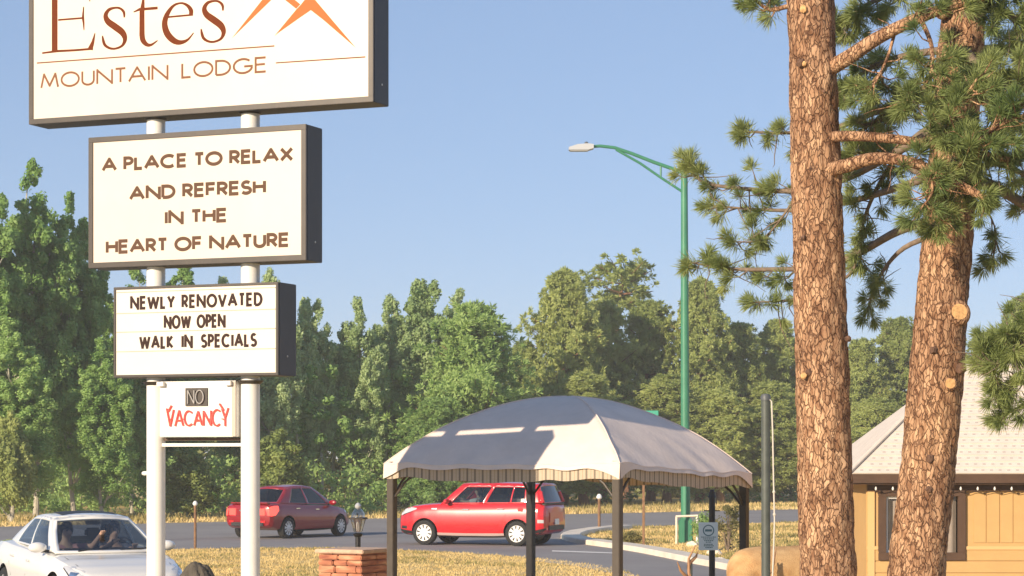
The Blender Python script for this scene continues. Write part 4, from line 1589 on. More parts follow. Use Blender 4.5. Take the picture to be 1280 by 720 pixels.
# grooved panels above the trim line, lap boards below
mb = MB()
tz = hz(685)
gx = wx1 + .12
while gx < HW_ - .1:
    mb.box((gx + .09, -.006, (tz + Hh) / 2 + .02), (.168, .012, Hh - tz - .1), 0, 0, .004)
    gx += .18
for zz in np.arange(.08, tz - .05, .16):
    for a, b in (((0.0, HW_),) if zz + .16 < wz0 else ((0.0, wx0 - .01), (wx1 + .01, HW_))):
        mb.box(((a + b) / 2, -.008, zz + .075), (b - a, .016, .15), 0, 0, .004)
mb.build('boards', M['siding'], wall)
mb = MB()
mb.box(((wx1 + .02 + HW_) / 2, -.016, tz), (HW_ - wx1 - .02, .032, .05), 0, 0, .006)
mb.box(((wx0 - .02) / 2, -.016, tz), (wx0 - .02, .032, .05), 0, 0, .006)
mb.box((.06, -.016, Hh / 2), (.09, .03, Hh - .06))
mb.build('trim', M['siding_trim'], wall)
# roof
e = .27
x0, x1, y0, y1 = -e, HW_ + e, -e, HD_ + e
run = (y1 - y0) / 2
pitch = .84
rz_ = ez + run * pitch
mb = MB()
mb.add([(x0, y0, ez), (x1, y0, ez), (x1, y1, ez), (x0, y1, ez), (x0 + run, y0 + run, rz_), (x1 - run, y0 + run, rz_)],
       [(0, 1, 5, 4), (1, 2, 5), (2, 3, 4, 5), (3, 0, 4)])
roof = mb.build('roof', M['roof_tile'], house)
# tile courses: thin raised rows with dimples
mb = MB(); dm = MB()
sl = Vector((0, 1, pitch)).normalized()
nr = Vector((0, -pitch, 1)).normalized()
L_ = run * math.sqrt(1 + pitch ** 2)
k = 0
d = 0.0
while d < L_ - .15:
    f_ = d * sl.y
    xa_, xb_ = x0 + f_ + .05, x1 - f_ - .05
    c0 = Vector((0, y0, ez)) + sl * d
    c1 = c0 + sl * .125
    a0_, a1_ = c0 + nr * .018, c1 + nr * .006
    g_ = .125 * sl.y
    mb.add([(xa_, a0_.y, a0_.z), (xb_, a0_.y, a0_.z), (xb_ - g_, a1_.y, a1_.z), (xa_ + g_, a1_.y, a1_.z), (xa_, c0.y, c0.z), (xb_, c0.y, c0.z)], [(0, 1, 2, 3), (4, 5, 1, 0)])
    xx = xa_ + .12 + (k % 2) * .057
    while xx < xb_ - .15:
        p = c0 + sl * .062 + nr * .016
        dm.add([(xx - .02, p.y - .008, p.z - .0085), (xx + .02, p.y - .008, p.z - .0085), (xx + .02, p.y + .008, p.z + .009), (xx - .02, p.y + .008, p.z + .009)], [(0, 1, 2, 3)])
        xx += .115
    d += .125; k += 1
mb.add(dm.v, dm.f, 1)
mb.build('tile_courses', [M['roof_tile'], M['tile_dot']], roof)
mb = MB()
mb.tube([(x0 - .01, y0 - .01, ez + .02), (x0 + run, y0 + run, rz_ + .02), (x1 - run, y0 + run, rz_ + .02)], .03, 8)
mb.build('hip_cap', M['roof_tile'], roof, True)
mb = MB()
mb.box(((x0 + x1) / 2, y0 + .012, ez - .06), (x1 - x0, .03, .12))
mb.box((x0 + .012, (y0 + y1) / 2, ez - .06), (.03, y1 - y0 - .06, .12))
mb.box(((x0 + x1) / 2, (y0 + 0) / 2 + .01, ez - .13), (x1 - x0 - .06, -y0 - .04, .02))
mb.build('fascia', M['brown_trim'], house)
mb = MB()
mb.box((HW_ / 2, -.025, ez - .185), (HW_ - .02, .05, .09))
mb.build('frieze', M['brown_trim'], house)
mb = MB(); pts = []
xx = .1
while xx < HW_:
    pts += [(xx, -.06, ez - .235), (xx + .11, -.06, ez - .262)]
    xx += .226
mb.tube(pts, .005, 4)
wire_ = mb.build('string_lights', M['room_dark'], house)
xx = .1
while xx < HW_:
    mb = MB()
    mb.lathe((xx, y0 + .10, ez - .2), [(.004, -.02), (.014, -.008), (.014, .012), (.006, .03)], 8)
    mb.build('bulb', M['white_plastic'], wire_)
    xx += .226
# window
wf = MB()
t_ = .085
for (a, b, c, d) in ((wx0 - .02, wx1 + .02, wz1 - t_, wz1 + .02), (wx0 - .02, wx1 + .02, wz0 - .02, wz0 + t_), (wx0 - .02, wx0 + t_, wz0 + t_, wz1 - t_), (wx1 - t_, wx1 + .02, wz0 + t_, wz1 - t_)):
    wf.box(((a + b) / 2, -.01, (c + d) / 2), (b - a, .07, d - c), 0, 0, .006)
win = wf.build('window', M['brown_trim'], house)
mb = MB()
xm_ = wx0 + t_ + .33 * (wx1 - wx0)
for (a, b, c, d) in ((wx0 + t_, wx0 + t_ + .03, wz0 + t_, wz1 - t_), (xm_, xm_ + .05, wz0 + t_, wz1 - t_), (wx0 + t_ + .03, xm_, wz1 - t_ - .03, wz1 - t_), (wx0 + t_ + .03, xm_, wz0 + t_, wz0 + t_ + .03)):
    mb.box(((a + b) / 2, .03, (c + d) / 2), (b - a, .04, d - c))
mb.build('sash', M['white_plastic'], win)
mb = MB(); mb.add([(wx0 + t_, .05, wz0 + t_), (wx1 - t_, .05, wz0 + t_), (wx1 - t_, .05, wz1 - t_), (wx0 + t_, .05, wz1 - t_)], [(0, 1, 2, 3)])
mb.build('pane', M['pane'], win)
mb = MB()
vs, fs = [], []
n_ = 70
for i in range(n_ + 1):
    x = wx0 + t_ + .05 + (wx1 - wx0 - 2 * t_ - .05) * i / n_
    y = .095 + .018 * math.sin(x * 42) + .008 * math.sin(x * 17)
    vs += [(x, y, wz0 + .04), (x, y, wz1 - .04)]
    if i: fs.append((2 * i - 2, 2 * i, 2 * i + 1, 2 * i - 1))
mb.add(vs, fs)
mb.build('curtain', M['curtain'], win, True)
mb = MB(); mb.box(((wx0 + wx1) / 2, .6, (wz0 + wz1) / 2), (wx1 - wx0 + .3, .02, wz1 - wz0 + .3)); mb.build('room_back', M['room_dark'], win)

# ------------------------------------------------------------------ near ponderosas
def near_trunk(pts, radii, seed, nseg=260, nang=72):
    """pts: world points bottom->top; displaced plated bark"""
    P = [Vector(p) for p in pts]
    L = [0]
    for i in range(1, len(P)): L.append(L[-1] + (P[i] - P[i - 1]).length)
    vs, fs = [], []
    for i in range(nseg + 1):
        d = L[-1] * i / nseg
        k = 0
        while k < len(P) - 2 and L[k + 1] < d: k += 1
        t = (d - L[k]) / (L[k + 1] - L[k])
        a, b, c, e_ = P[max(k - 1, 0)], P[k], P[k + 1], P[min(k + 2, len(P) - 1)]
        q = .5 * (2 * b + (c - a) * t + (2 * a - 5 * b + 4 * c - e_) * t * t + (3 * b - a - 3 * c + e_) * t ** 3)
        r = radii[k] * (1 - t) + radii[k + 1] * t
        for j in range(nang):
            an = 2 * math.pi * j / nang
            dv = Vector((math.cos(an), math.sin(an), 0))
            co = dv * r
            s3 = Vector((co.x * 12, co.y * 12, q.z * 4.2 + seed))
            v1 = noise.voronoi(s3 + noise.noise_vector(s3 * .7) * .5)[0]
            edge = min(1, (v1[1] - v1[0]) * 2.6)
            disp = .016 * (edge ** .6 - .6) + .012 * noise.noise(Vector((co.x * 5, co.y * 5, q.z * 1.5 + seed))) + .006 * noise.noise(s3 * 4)
            vs.append(q + dv * (r + disp))
    for i in range(nseg):
        for j in range(nang):
            j2 = (j + 1) % nang
            fs.append((i * nang + j, i * nang + j2, (i + 1) * nang + j2, (i + 1) * nang + j))
    mb = MB(); mb.add(vs, fs)
    return mb

class Branches:
    def __init__(s):
        s.wood = MB(); s.tp, s.td, s.tl = [], [], []
    def limb(s, pts, r0, r1, tufts=20, start=.3, twl=(.15, .5), up=.25, tl=(.10, .15), m=0, dirs=None):
        P = [Vector(p) for p in pts]
        # smooth
        Q = []
        for i in range(len(P) - 1):
            a, b, c, d = P[max(i - 1, 0)], P[i], P[i + 1], P[min(i + 2, len(P) - 1)]
            for k in range(5):
                t = k / 5
                Q.append(.5 * (2 * b + (c - a) * t + (2 * a - 5 * b + 4 * c - d) * t * t + (3 * b - a - 3 * c + d) * t ** 3))
        Q.append(P[-1])
        n = len(Q)
        s.wood.tube(Q, [r0 + (r1 - r0) * i / (n - 1) for i in range(n)], 10, m)
        for j in range(tufts):
            f = start + (1 - start) * ((j + random.random()) / tufts)
            x = f * (n - 1)
            i = min(n - 2, int(x))
            q = Q[i].lerp(Q[i + 1], x - i)
            ax_ = (Q[min(i + 2, n - 1)] - Q[i]).normalized()
            d = (ax_ * random.uniform(.2, 1) + Vector((random.gauss(0, .6), random.gauss(0, .6), random.gauss(up, .55)))).normalized()
            L_ = random.uniform(*twl) * (1.15 - .6 * f)
            e_ = q + d * L_
            mid_ = q + d * L_ * .5 + Vector((0, 0, -.03))
            s.wood.tube([q, mid_, e_], [.008, .006, .004], 5, m, False)
            s.tp.append(e_); s.td.append((d + Vector((0, 0, .25))).normalized()); s.tl.append(random.uniform(*tl))
            if L_ > .28:
                s.tp.append(mid_); s.td.append((d + Vector((random.gauss(0, .5), random.gauss(0, .5), .4))).normalized()); s.tl.append(random.uniform(*tl))
        for j in range(max(2, tufts // 3)):
            i = random.randint(n // 3, n - 2)
            q = Q[i]
            d = Vector((random.gauss(0, .7), random.gauss(0, .5), random.gauss(-.15, .6))).normalized()
            L_ = random.uniform(.15, .5)
            pts_ = [q]
            for k in range(4):
                d = (d + Vector((random.gauss(0, .35), random.gauss(0, .3), random.gauss(-.05, .3)))).normalized()
                pts_.append(pts_[-1] + d * L_ / 4)
            s.wood.tube(pts_, [.007, .006, .0045, .0035, .002], 5, m, False)
        s.tp.append(Q[-1]); s.td.append((Q[-1] - Q[-3]).normalized()); s.tl.append(tl[1])
    def needles(s, name, parent, per=95, width=.0042):
        return np_mesh(name, needle_bursts(np.array([tuple(p) for p in s.tp]), np.array([tuple(p) for p in s.td]), per, np.array(s.tl), width, 1.0), 4, M['needle'], parent)

def PW(l): return [W(*p) for p in l]
random.seed(21)
# straight near pine
T1Y = 19.3
ts1 = F / T1Y
pine1 = empty('pine_tree', W(1037, HY + EYE * ts1, T1Y), 0, 'straight near pine trunk with plated orange bark, left of the leaning one', 'tree')
pine1.location.z = 0
def rel(l, root): return [Vector(p) - root.location for p in l]
pts = PW([(1040, 899, T1Y), (1035, 720, T1Y), (1028, 480, T1Y), (1021, 240, T1Y), (1013.5, 0, T1Y), (1007, -260, T1Y), (1002, -700, T1Y)])
pts[0].z = -.05
near_trunk(rel(pts, pine1), [.285, .243, .227, .215, .197, .185, .15], 3.0).build('trunk', M['bark'], pine1, True, 80)
B1 = Branches()
B1.limb(rel(PW([(1030, 90, 19.25), (1060, 72, 19.1), (1100, 46, 19.0), (1150, 22, 18.9), (1200, 4, 18.8), (1275, -18, 18.7)]), pine1), .072, .035, 16, .55, (.2, .5), .1)
B1.limb(rel(PW([(1030, 172, 19.2), (1060, 170, 19.05), (1100, 172, 18.9), (1150, 178, 18.8), (1215, 190, 18.7), (1262, 200, 18.6)]), pine1), .05, .03, 16, .55, (.15, .45), .35)
B1.limb(rel(PW([(1030, 214, 19.2), (1062, 206, 19.0), (1095, 198, 18.9), (1140, 203, 18.7), (1190, 226, 18.6), (1235, 250, 18.5)]), pine1), .066, .03, 18, .55, (.15, .45), .3)
B1.limb(rel(PW([(1150, 178, 18.8), (1175, 160, 18.6), (1200, 130, 18.5), (1222, 98, 18.4)]), pine1), .022, .01, 18, .1, (.12, .4), .3)
B1.limb(rel(PW([(1150, 22, 18.9), (1165, 60, 18.7), (1160, 100, 18.6), (1130, 130, 18.5)]), pine1), .022, .01, 16, .25, (.12, .35), .1)
B1.limb(rel(PW([(1120, 35, 19), (1110, 70, 19), (1098, 96, 18.9), (1085, 118, 18.9)]), pine1), .016, .008, 9, .4, (.1, .3), .1)
B1.limb(rel(PW([(1140, 203, 18.7), (1160, 215, 18.5), (1165, 240, 18.5), (1150, 262, 18.5)]), pine1), .018, .008, 12, .3, (.1, .3), .1)
B1.limb(rel(PW([(1190, 226, 18.6), (1210, 190, 18.4), (1245, 160, 18.3), (1290, 140, 18.2)]), pine1), .022, .01, 22, .15, (.12, .4), .3)
B1.limb(rel(PW([(1020, 20, 19.3), (990, 8, 19.5), (962, 12, 19.7), (940, -4, 19.8)]), pine1), .03, .012, 9, .45, (.1, .3), .2)
B1.wood.build('branches', M['bark'], pine1, True, 80)
B1.needles('needles', pine1, 150, .0034)
mb = MB()
def stub(c, d, r, L_, mb):
    d = Vector(d).normalized()
    q = d.to_track_quat('Z', 'Y')
    bm = bmesh.new(); bmesh.ops.create_icosphere(bm, subdivisions=3, radius=1)
    for v in bm.verts:
        k = 1 + .3 * noise.noise(v.co * 2 + Vector(c) * 9)
        v.co = Vector(c) + d * (L_ * .55) + q @ Vector((v.co.x * r * 1.15 * k, v.co.y * r * 1.3 * k, v.co.z * L_ * .5 * k))
    bm.verts.index_update()
    mb.add([tuple(v.co) for v in bm.verts], [tuple(v.index for v in f.verts) for f in bm.faces])
    bm.free()
for px, py, r in ((999, 84, .03), (1011, 215, .02), (1003, 300, .018), (1010, 467, .03), (1019, 569, .022), (1054, 425, .02), (1028, 418, .018), (1038, 540, .02), (1025, 120, .018)):
    p = W(px, py, T1Y) - pine1.location
    kn = MB()
    stub(p + Vector((0, -.12, 0)), ((px - (1014 + py * .028)) / 90., -1, .05), r, .09, kn)
    kn.build('knot', M['knot'], pine1, True)
mb = MB()
for px, py, r in ((1001, 17, .026), (1002, 85, .018), (1001.5, 471, .022)):
    p = W(px, py, T1Y) - pine1.location
    mb = MB()
    stub(p + Vector((0, -.18, 0)), (-.25, -1, .1), r, .035, mb)
    mb.build('cut_branch', M['cut_wood'], pine1, True)

# leaning near pine
T2Y = 19.6
pine2 = empty('pine_tree', (W(1122, HY, T2Y).x, T2Y, 0), 0, 'leaning near pine trunk with two sawn branch scars, at right', 'tree')
pts = PW([(1126, 860, T2Y), (1145, 720, T2Y), (1162, 560, T2Y), (1176, 400, T2Y), (1188.5, 240, T2Y), (1198, 90, T2Y), (1206, 0, T2Y), (1214, -200, T2Y), (1225, -600, T2Y)])
pts[0].z = -.05
near_trunk(rel(pts, pine2), [.283, .248, .239, .231, .208, .196, .187, .164, .13], 31.0).build('trunk', M['bark'], pine2, True, 80)
random.seed(77)
B2 = Branches()
def b2(l, r0, r1, t, st_=.25, twl=(.12, .4), up=.2, tl=(.10, .145)):
    l = [(a, b, c - 1.9 if c > 21.45 else c - 1.9) for a, b, c in l]
    B2.limb(rel(PW(l), pine2), r0, r1, t, st_, twl, up, tl)
# limbs passing behind the straight trunk to the left
b2([(1196, 150, 21.6), (1120, 190, 21.9), (1060, 222, 22.2), (1000, 238, 22.4), (930, 236, 22.6), (880, 228, 22.7), (864, 212, 22.7)], .045, .007, 24, .3, (.1, .35), .2)
b2([(1192, 210, 21.6), (1130, 232, 21.9), (1070, 250, 22.3), (1010, 262, 22.5), (950, 262, 22.6), (888, 257, 22.7)], .04, .008, 17, .45, (.08, .3), .1)
b2([(1186, 270, 21.6), (1125, 288, 21.9), (1070, 318, 22.3), (1020, 334, 22.5), (945, 337, 22.6), (905, 335, 22.7), (862, 328, 22.7)], .045, .007, 22, .45, (.08, .35), -.05)
b2([(1196, 120, 21.6), (1120, 130, 22), (1050, 158, 22.4), (985, 166, 22.6), (925, 164, 22.7)], .04, .008, 16, .5, (.08, .3), .25)
b2([(1180, 290, 21.6), (1130, 310, 21.8), (1100, 345, 22), (1085, 385, 22.1)], .03, .006, 9, .5, (.1, .3), -.3)
b2([(1070, 318, 22.3), (1060, 345, 22.3), (1000, 372, 22.5), (940, 378, 22.6)], .018, .006, 8, .5, (.08, .3), .0)
b2([(1000, 238, 22.4), (975, 275, 22.5), (950, 300, 22.6), (915, 302, 22.6)], .014, .006, 10, .4, (.08, .25), .1)
b2([(1203, 60, 21.6), (1130, 70, 22), (1080, 90, 22.2), (1050, 120, 22.4)], .04, .01, 26, .3, (.15, .5), .1)
b2([(1203, 100, 21.6), (1150, 115, 22), (1110, 140, 22.2), (1075, 165, 22.4)], .04, .01, 30, .2, (.15, .5), .0)
b2([(1208, -40, 21.6), (1140, -20, 22), (1080, 8, 22.2), (1050, 30, 22.4)], .04, .01, 24, .3, (.15, .5), .0)
b2([(1196, 140, 21.6), (1140, 175, 22), (1105, 220, 22.2), (1080, 275, 22.3), (1075, 330, 22.3)], .035, .008, 26, .3, (.12, .4), -.2)
b2([(1188, 240, 21.6), (1120, 200, 22.1), (1085, 190, 22.3), (1055, 196, 22.4)], .035, .01, 18, .3, (.12, .4), .0)
# limbs in front and to the right
b2([(1203, 60, 21.4), (1230, 90, 21.0), (1270, 110, 20.8), (1320, 120, 20.6)], .05, .02, 30, .2, (.15, .5), .3)
b2([(1200, 110, 21.3), (1190, 130, 20.8), (1180, 150, 20.5), (1190, 175, 20.3)], .03, .01, 18, .3, (.12, .35), .2)
b2([(1196, 160, 21.3), (1220, 190, 20.8), (1250, 205, 20.6), (1300, 225, 20.4)], .04, .015, 26, .2, (.15, .45), .2)
b2([(1192, 200, 21.3), (1195, 230, 20.9), (1185, 255, 20.7), (1165, 285, 20.6)], .03, .01, 18, .3, (.12, .35), .0)
b2([(1205, 20, 21.4), (1240, 10, 21), (1280, 30, 20.8), (1330, 60, 20.6)], .05, .02, 32, .2, (.15, .5), .2)
b2([(1206, 70, 21.6), (1250, 60, 22), (1300, 75, 22.2)], .05, .02, 22, .2, (.15, .5), .2)
b2([(1200, 100, 21.7), (1250, 140, 22.1), (1300, 150, 22.3)], .05, .02, 22, .2, (.15, .5), .1)
b2([(1196, 220, 21.4), (1240, 232, 21.1), (1290, 262, 20.9), (1345, 300, 20.8)], .055, .035, 16, .35, (.15, .4), .2)
b2([(1190, 225, 21.5), (1225, 250, 21.6), (1245, 290, 21.6), (1240, 325, 21.6)], .012, .004, 7, .5, (.08, .25), -.3)
# drooping limb at the right edge, over the roof
b2([(1345, 300, 20.8), (1350, 360, 20.8), (1310, 400, 20.7), (1272, 420, 20.6), (1240, 432, 20.6)], .035, .01, 26, .4, (.15, .45), .15)
b2([(1350, 360, 20.8), (1320, 440, 20.7), (1280, 470, 20.6), (1246, 488, 20.6)], .03, .008, 14, .4, (.12, .35), -.25)
b2([(1350, 400, 20.8), (1310, 480, 20.7), (1280, 505, 20.7), (1256, 518, 20.7)], .03, .006, 7, .5, (.1, .3), -.25)
b2([(1310, 400, 20.7), (1290, 420, 20.6), (1262, 450, 20.5), (1240, 455, 20.5)], .02, .008, 22, .1, (.1, .35), .1)
B2.wood.build('branches', M['twig'], pine2, True, 80)
B2.needles('needles', pine2, 150, .0034)
mb = MB()
for px, py, r in ((1191.5, 393, .082), (1180.5, 481.5, .052), (1176, 18, .05)):
    p = W(px, py, T2Y) - pine2.location
    d = Vector(((px - (1176 + (400 - py) * .08)) / 110., -1, .12)).normalized()
    vs = []
    c = p + Vector((0, -.17, 0)) if py > 100 else p + Vector((0, -.12, 0))
    mb = MB()
    mb.tube([c, c + d * .055, c + d * .066], [r * 1.5, r * 1.25, r * .95], 20)
    k_ = mb.build('knot', M['bark'], pine2, True, 50)
    mb = MB()
    mb.tube([c, c + d * .064, c + d * .07], [r * .9, r * .88, r * .84], 20)
    mb.build('cut_branch', M['cut_wood'], k_, True, 30)
for px, py, r in ((1193, 462, .04), (1157, 574, .035), (1155, 612, .03), (1162, 440, .03)):
    p = W(px, py, T2Y) - pine2.location
    kn = MB()
    stub(p + Vector((0, -.16, 0)), ((px - (1162 + (560 - py) * .085)) / 80., -1, .05), r, .1, kn)
    kn.build('knot', M['knot'], pine2, True)
#@@PART3
# ------------------------------------------------------------------ skinned figures
def skinned(name, verts, edges, radii, m, parent=None, subd=2, root=0):
    me = bpy.data.meshes.new(name)
    me.from_pydata([tuple(v) for v in verts], edges, [])
    o = bpy.data.objects.new(name, me)
    COL.objects.link(o)
    sk = o.modifiers.new('skin', 'SKIN')
    sk.use_smooth_shade = True
    for i, sv in enumerate(me.skin_vertices[0].data):
        r = radii[i]
        sv.radius = r if isinstance(r, tuple) else (r, r)
        sv.use_root = (i == root)
    sb = o.modifiers.new('sub', 'SUBSURF')
    sb.levels = sb.render_levels = subd
    dg = bpy.context.evaluated_depsgraph_get()
    nm = bpy.data.meshes.new_from_object(o.evaluated_get(dg))
    bpy.data.objects.remove(o)
    nm.materials.clear()
    nm.materials.append(m)
    for p in nm.polygons: p.use_smooth = True
    return link(name, nm, parent)

def seated_person(label, loc, rz, hand_l, hand_r, shirt, hair=True, lean=0.0, turn=0.0):
    """local x forward, y left, seat at z = 0"""
    root = empty('person', loc, rz, label, 'person')
    V = [(0, 0, .10), (-.03, 0, .25), (-.06 + lean * .5, 0, .42), (-.06 + lean, 0, .52), (-.04 + lean, 0, .60),
         (-.02 + lean, turn * .01, .67), (-.015 + lean, turn * .01, .76), (.085 + lean, turn * .05, .69)]
    E_ = [(0, 1), (1, 2), (2, 3), (3, 4), (4, 5), (5, 6), (5, 7)]
    Rr = [(.15, .12), (.14, .11), (.16, .11), (.075, .07), (.055, .055), (.082, .09), (.07, .075), .022]
    arms = []
    for s_, hd_ in ((1, hand_l), (-1, hand_r)):
        i = len(V)
        sh = Vector((-.06 + lean, s_ * .19, .47))
        h_ = Vector(hd_)
        el = sh.lerp(h_, .5) + Vector((-.02, s_ * .05, -.07))
        V += [tuple(sh), tuple(el), tuple(h_), tuple(h_ + (h_ - el).normalized() * .08)]
        E_ += [(2, i), (i, i + 1), (i + 1, i + 2), (i + 2, i + 3)]
        Rr += [.06, .045, .03, .032]
        arms.append((sh, el, h_))
        # fingers
        d = (h_ - el).normalized()
        side = d.cross(Vector((0, 0, 1))).normalized()
        b = i + 3
        for k, (o_, ln) in enumerate(((-.03, .065), (-.01, .08), (.012, .075), (.032, .055))):
            j = len(V)
            p = Vector(V[b]) + side * o_
            V += [tuple(p + d * ln * .6), tuple(p + d * ln + Vector((0, 0, -.012)))]
            E_ += [(b, j), (j, j + 1)]
            Rr += [.010, .008]
        j = len(V)
        V.append(tuple(Vector(V[i + 2]) + d * .07 - side * s_ * .05 + Vector((0, 0, .02))))
        E_.append((i + 2, j)); Rr.append(.011)
    for s_ in (1, -1):
        i = len(V)
        V += [(.05, s_ * .1, .09), (.42, s_ * .13, .14), (.55, s_ * .13, -.22), (.66, s_ * .13, -.24)]
        E_ += [(0, i), (i, i + 1), (i + 1, i + 2), (i + 2, i + 3)]
        Rr += [.085, .062, .045, .04]
    body = skinned('body', V, E_, Rr, M['skin'], root)
    # shirt
    V2 = [(0, 0, .08), (-.03, 0, .25), (-.06 + lean * .5, 0, .42), (-.06 + lean, 0, .505)]
    E2 = [(0, 1), (1, 2), (2, 3)]
    R2 = [(.165, .135), (.155, .125), (.172, .125), (.09, .085)]
    for sh, el, h_ in arms:
        i = len(V2)
        V2 += [tuple(sh), tuple(sh.lerp(el, .75))]
        E2 += [(2, i), (i, i + 1)]
        R2 += [.072, .06]
    skinned('shirt', V2, E2, R2, shirt, body)
    bm = bmesh.new(); bmesh.ops.create_icosphere(bm, subdivisions=3, radius=1)
    hc = Vector((-.035 + lean, turn * .01, .745))
    for v in list(bm.verts):
        if v.co.x > .15 and v.co.z < .5: bm.verts.remove(v)
    for v in bm.verts:
        v.co = hc + Vector((v.co.x * .108, v.co.y * .098, v.co.z * .115 - (.02 if v.co.x < 0 else 0)))
    me = bpy.data.meshes.new('hair'); bm.to_mesh(me); bm.free(); me.materials.append(M['hair'])
    for p in me.polygons: p.use_smooth = True
    link('hair', me, body)
    mb = MB()
    for s_ in (-1, 1):
        mb.lathe((.076 + lean, s_ * .034 + turn * .03, .72), [(.002, -.01), (.012, 0), (.002, .01)], 8)
    mb.build('eyes', M['dark_plastic'], body)
    return root

# ------------------------------------------------------------------ cars (x forward, y left)
PROF = [(0, 0), (.80, 0), (.93, .05), (.985, .18), (1.0, .40), (1.0, .58), (.985, .74), (.955, .88), (.90, .965), (.78, 1.0), (.4, 1.015), (0, 1.02)]
def interp(tab, x):
    if x <= tab[0][0]: return tab[0][1:]
    for a, b in zip(tab, tab[1:]):
        if x <= b[0]:
            t = (x - a[0]) / (b[0] - a[0])
            t = t * t * (3 - 2 * t) * .35 + t * .65
            return tuple(p + (q - p) * t for p, q in zip(a[1:], b[1:]))
    return tab[-1][1:]

class Car:
    def __init__(c, name, label, loc, rz, st, paint, wheel_r, wx, track, cabin, wheel_m, group=None):
        c.root = empty(name, loc, rz, label, 'car', group)
        c.st, c.paint, c.cb = st, paint, cabin
        c.L0, c.L1 = st[0][0], st[-1][0]
        # body loft
        xs = np.linspace(c.L0, c.L1, 90)
        mb = MB()
        k = len(PROF)
        ring_n = 2 * k - 2
        vs = []
        for x in xs:
            zb, zt, hw = interp(st, x)
            r = [(hw * a, zb + (zt - zb) * b) for a, b in PROF]
            full = r + [(-y, z) for y, z in r[-2:0:-1]]
            vs += [(x, y, z) for y, z in full]
        fs, ms = [], []
        for i in range(len(xs) - 1):
            for j in range(ring_n):
                j2 = (j + 1) % ring_n
                fs.append((i * ring_n + j, (i + 1) * ring_n + j, (i + 1) * ring_n + j2, i * ring_n + j2))
                xm = (xs[i] + xs[i + 1]) / 2
                deck = j in (k - 3, k - 2, k - 1, k, ) and cabin['xbr'] + .12 < xm < cabin['xbf'] - .06
                ms.append(1 if deck else 0)
        fs.append(tuple(range(ring_n)))
        fs.append(tuple((len(xs) - 1) * ring_n + j for j in range(ring_n))[::-1])
        ms += [0, 0]
        mb.v, mb.f, mb.m = vs, fs, ms
        tmp = mb.build('body', [paint, M['interior']])
        cut = MB()
        for x in wx:
            for s_ in (-1, 1):
                prof_ = []
                n_ = 28
                rr = wheel_r + .045
                y0_, y1_ = s_ * (track - .14), s_ * (track + .4)
                base = len(cut.v)
                v_ = [(x + rr * math.cos(2 * math.pi * q / n_), y, wheel_r + .01 + rr * math.sin(2 * math.pi * q / n_)) for y in (y0_, y1_) for q in range(n_)]
                f_ = [(q, (q + 1) % n_, n_ + (q + 1) % n_, n_ + q) for q in range(n_)] + [tuple(range(n_))[::-1], tuple(range(n_, 2 * n_))]
                if s_ > 0: f_ = [g_[::-1] for g_ in f_]
                cut.add(v_, f_, 0)
        co = cut.build('cutter', M['dark_plastic'])
        bmx = bmesh.new(); bmx.from_mesh(co.data); bmesh.ops.recalc_face_normals(bmx, faces=bmx.faces); bmx.to_mesh(co.data); bmx.free()
        bmx = bmesh.new(); bmx.from_mesh(tmp.data); bmesh.ops.recalc_face_normals(bmx, faces=bmx.faces); bmx.to_mesh(tmp.data); bmx.free()
        bo_ = tmp.modifiers.new('b', 'BOOLEAN'); bo_.operation = 'DIFFERENCE'; bo_.object = co; bo_.solver = 'EXACT'
        bo_.material_mode = 'TRANSFER'
        dg = bpy.context.evaluated_depsgraph_get()
        nm = bpy.data.meshes.new_from_object(tmp.evaluated_get(dg))
        bpy.data.objects.remove(tmp); bpy.data.objects.remove(co)
        nm.polygons.foreach_set('use_smooth', [True] * len(nm.polygons))
        nm.set_sharp_from_angle(angle=R(32))
        c.body = link('body', nm, c.root)
        # cabin
        c.greenhouse()
        # wheels
        for x in wx:
            for s_ in (-1, 1):
                c.wheel(x, s_ * track, wheel_r, s_, wheel_m)
    # --- body surface point; side +1 left / -1 right
    def sp(c, x, zf, side, off=.004):
        zb, zt, hw = interp(c.st, x)
        for (a, b), (d, e) in zip(PROF, PROF[1:]):
            if b <= zf <= e and e > b:
                t = (zf - b) / (e - b)
                return Vector((x, side * (hw * (a + (d - a) * t) + off), zb + (zt - zb) * zf))
        return Vector((x, side * (hw + off), zb + (zt - zb) * zf))
    def sz_(c, x, z, side, off=.004):
        zb, zt, hw = interp(c.st, x)
        return c.sp(x, min(1, max(0, (z - zb) / (zt - zb))), side, off)
    def side_poly(c, name, pts, side, m, off=.005, parent=None, n=8):
        """outline in (x, z) laid on the flank; fan grid between lower and upper edge"""
        # pts: list of (x, zlow, zhigh)
        mb = MB(); vs, fs = [], []
        cols = []
        for a, b in zip(pts, pts[1:]):
            for i in range(n):
                t = i / n
                cols.append(tuple(p + (q - p) * t for p, q in zip(a, b)))
        cols.append(pts[-1])
        rows = 6
        for (x, lo, hi) in cols:
            for r in range(rows + 1):
                vs.append(c.sz_(x, lo + (hi - lo) * r / rows, side, off))
        for i in range(len(cols) - 1):
            for r in range(rows):
                a = i * (rows + 1) + r
                q = (a, a + rows + 1, a + rows + 2, a + 1)
                fs.append(q if side < 0 else q[::-1])
        mb.add(vs, fs)
        return mb.build(name, m, parent or c.root, True)
    def seam(c, pts, side, w=.007):
        mb = MB()
        mb.tube([c.sz_(x, z, side, .0005) for x, z in pts], w / 2, 5)
        return mb.build('door_seam', M['dark_plastic'], c.body)
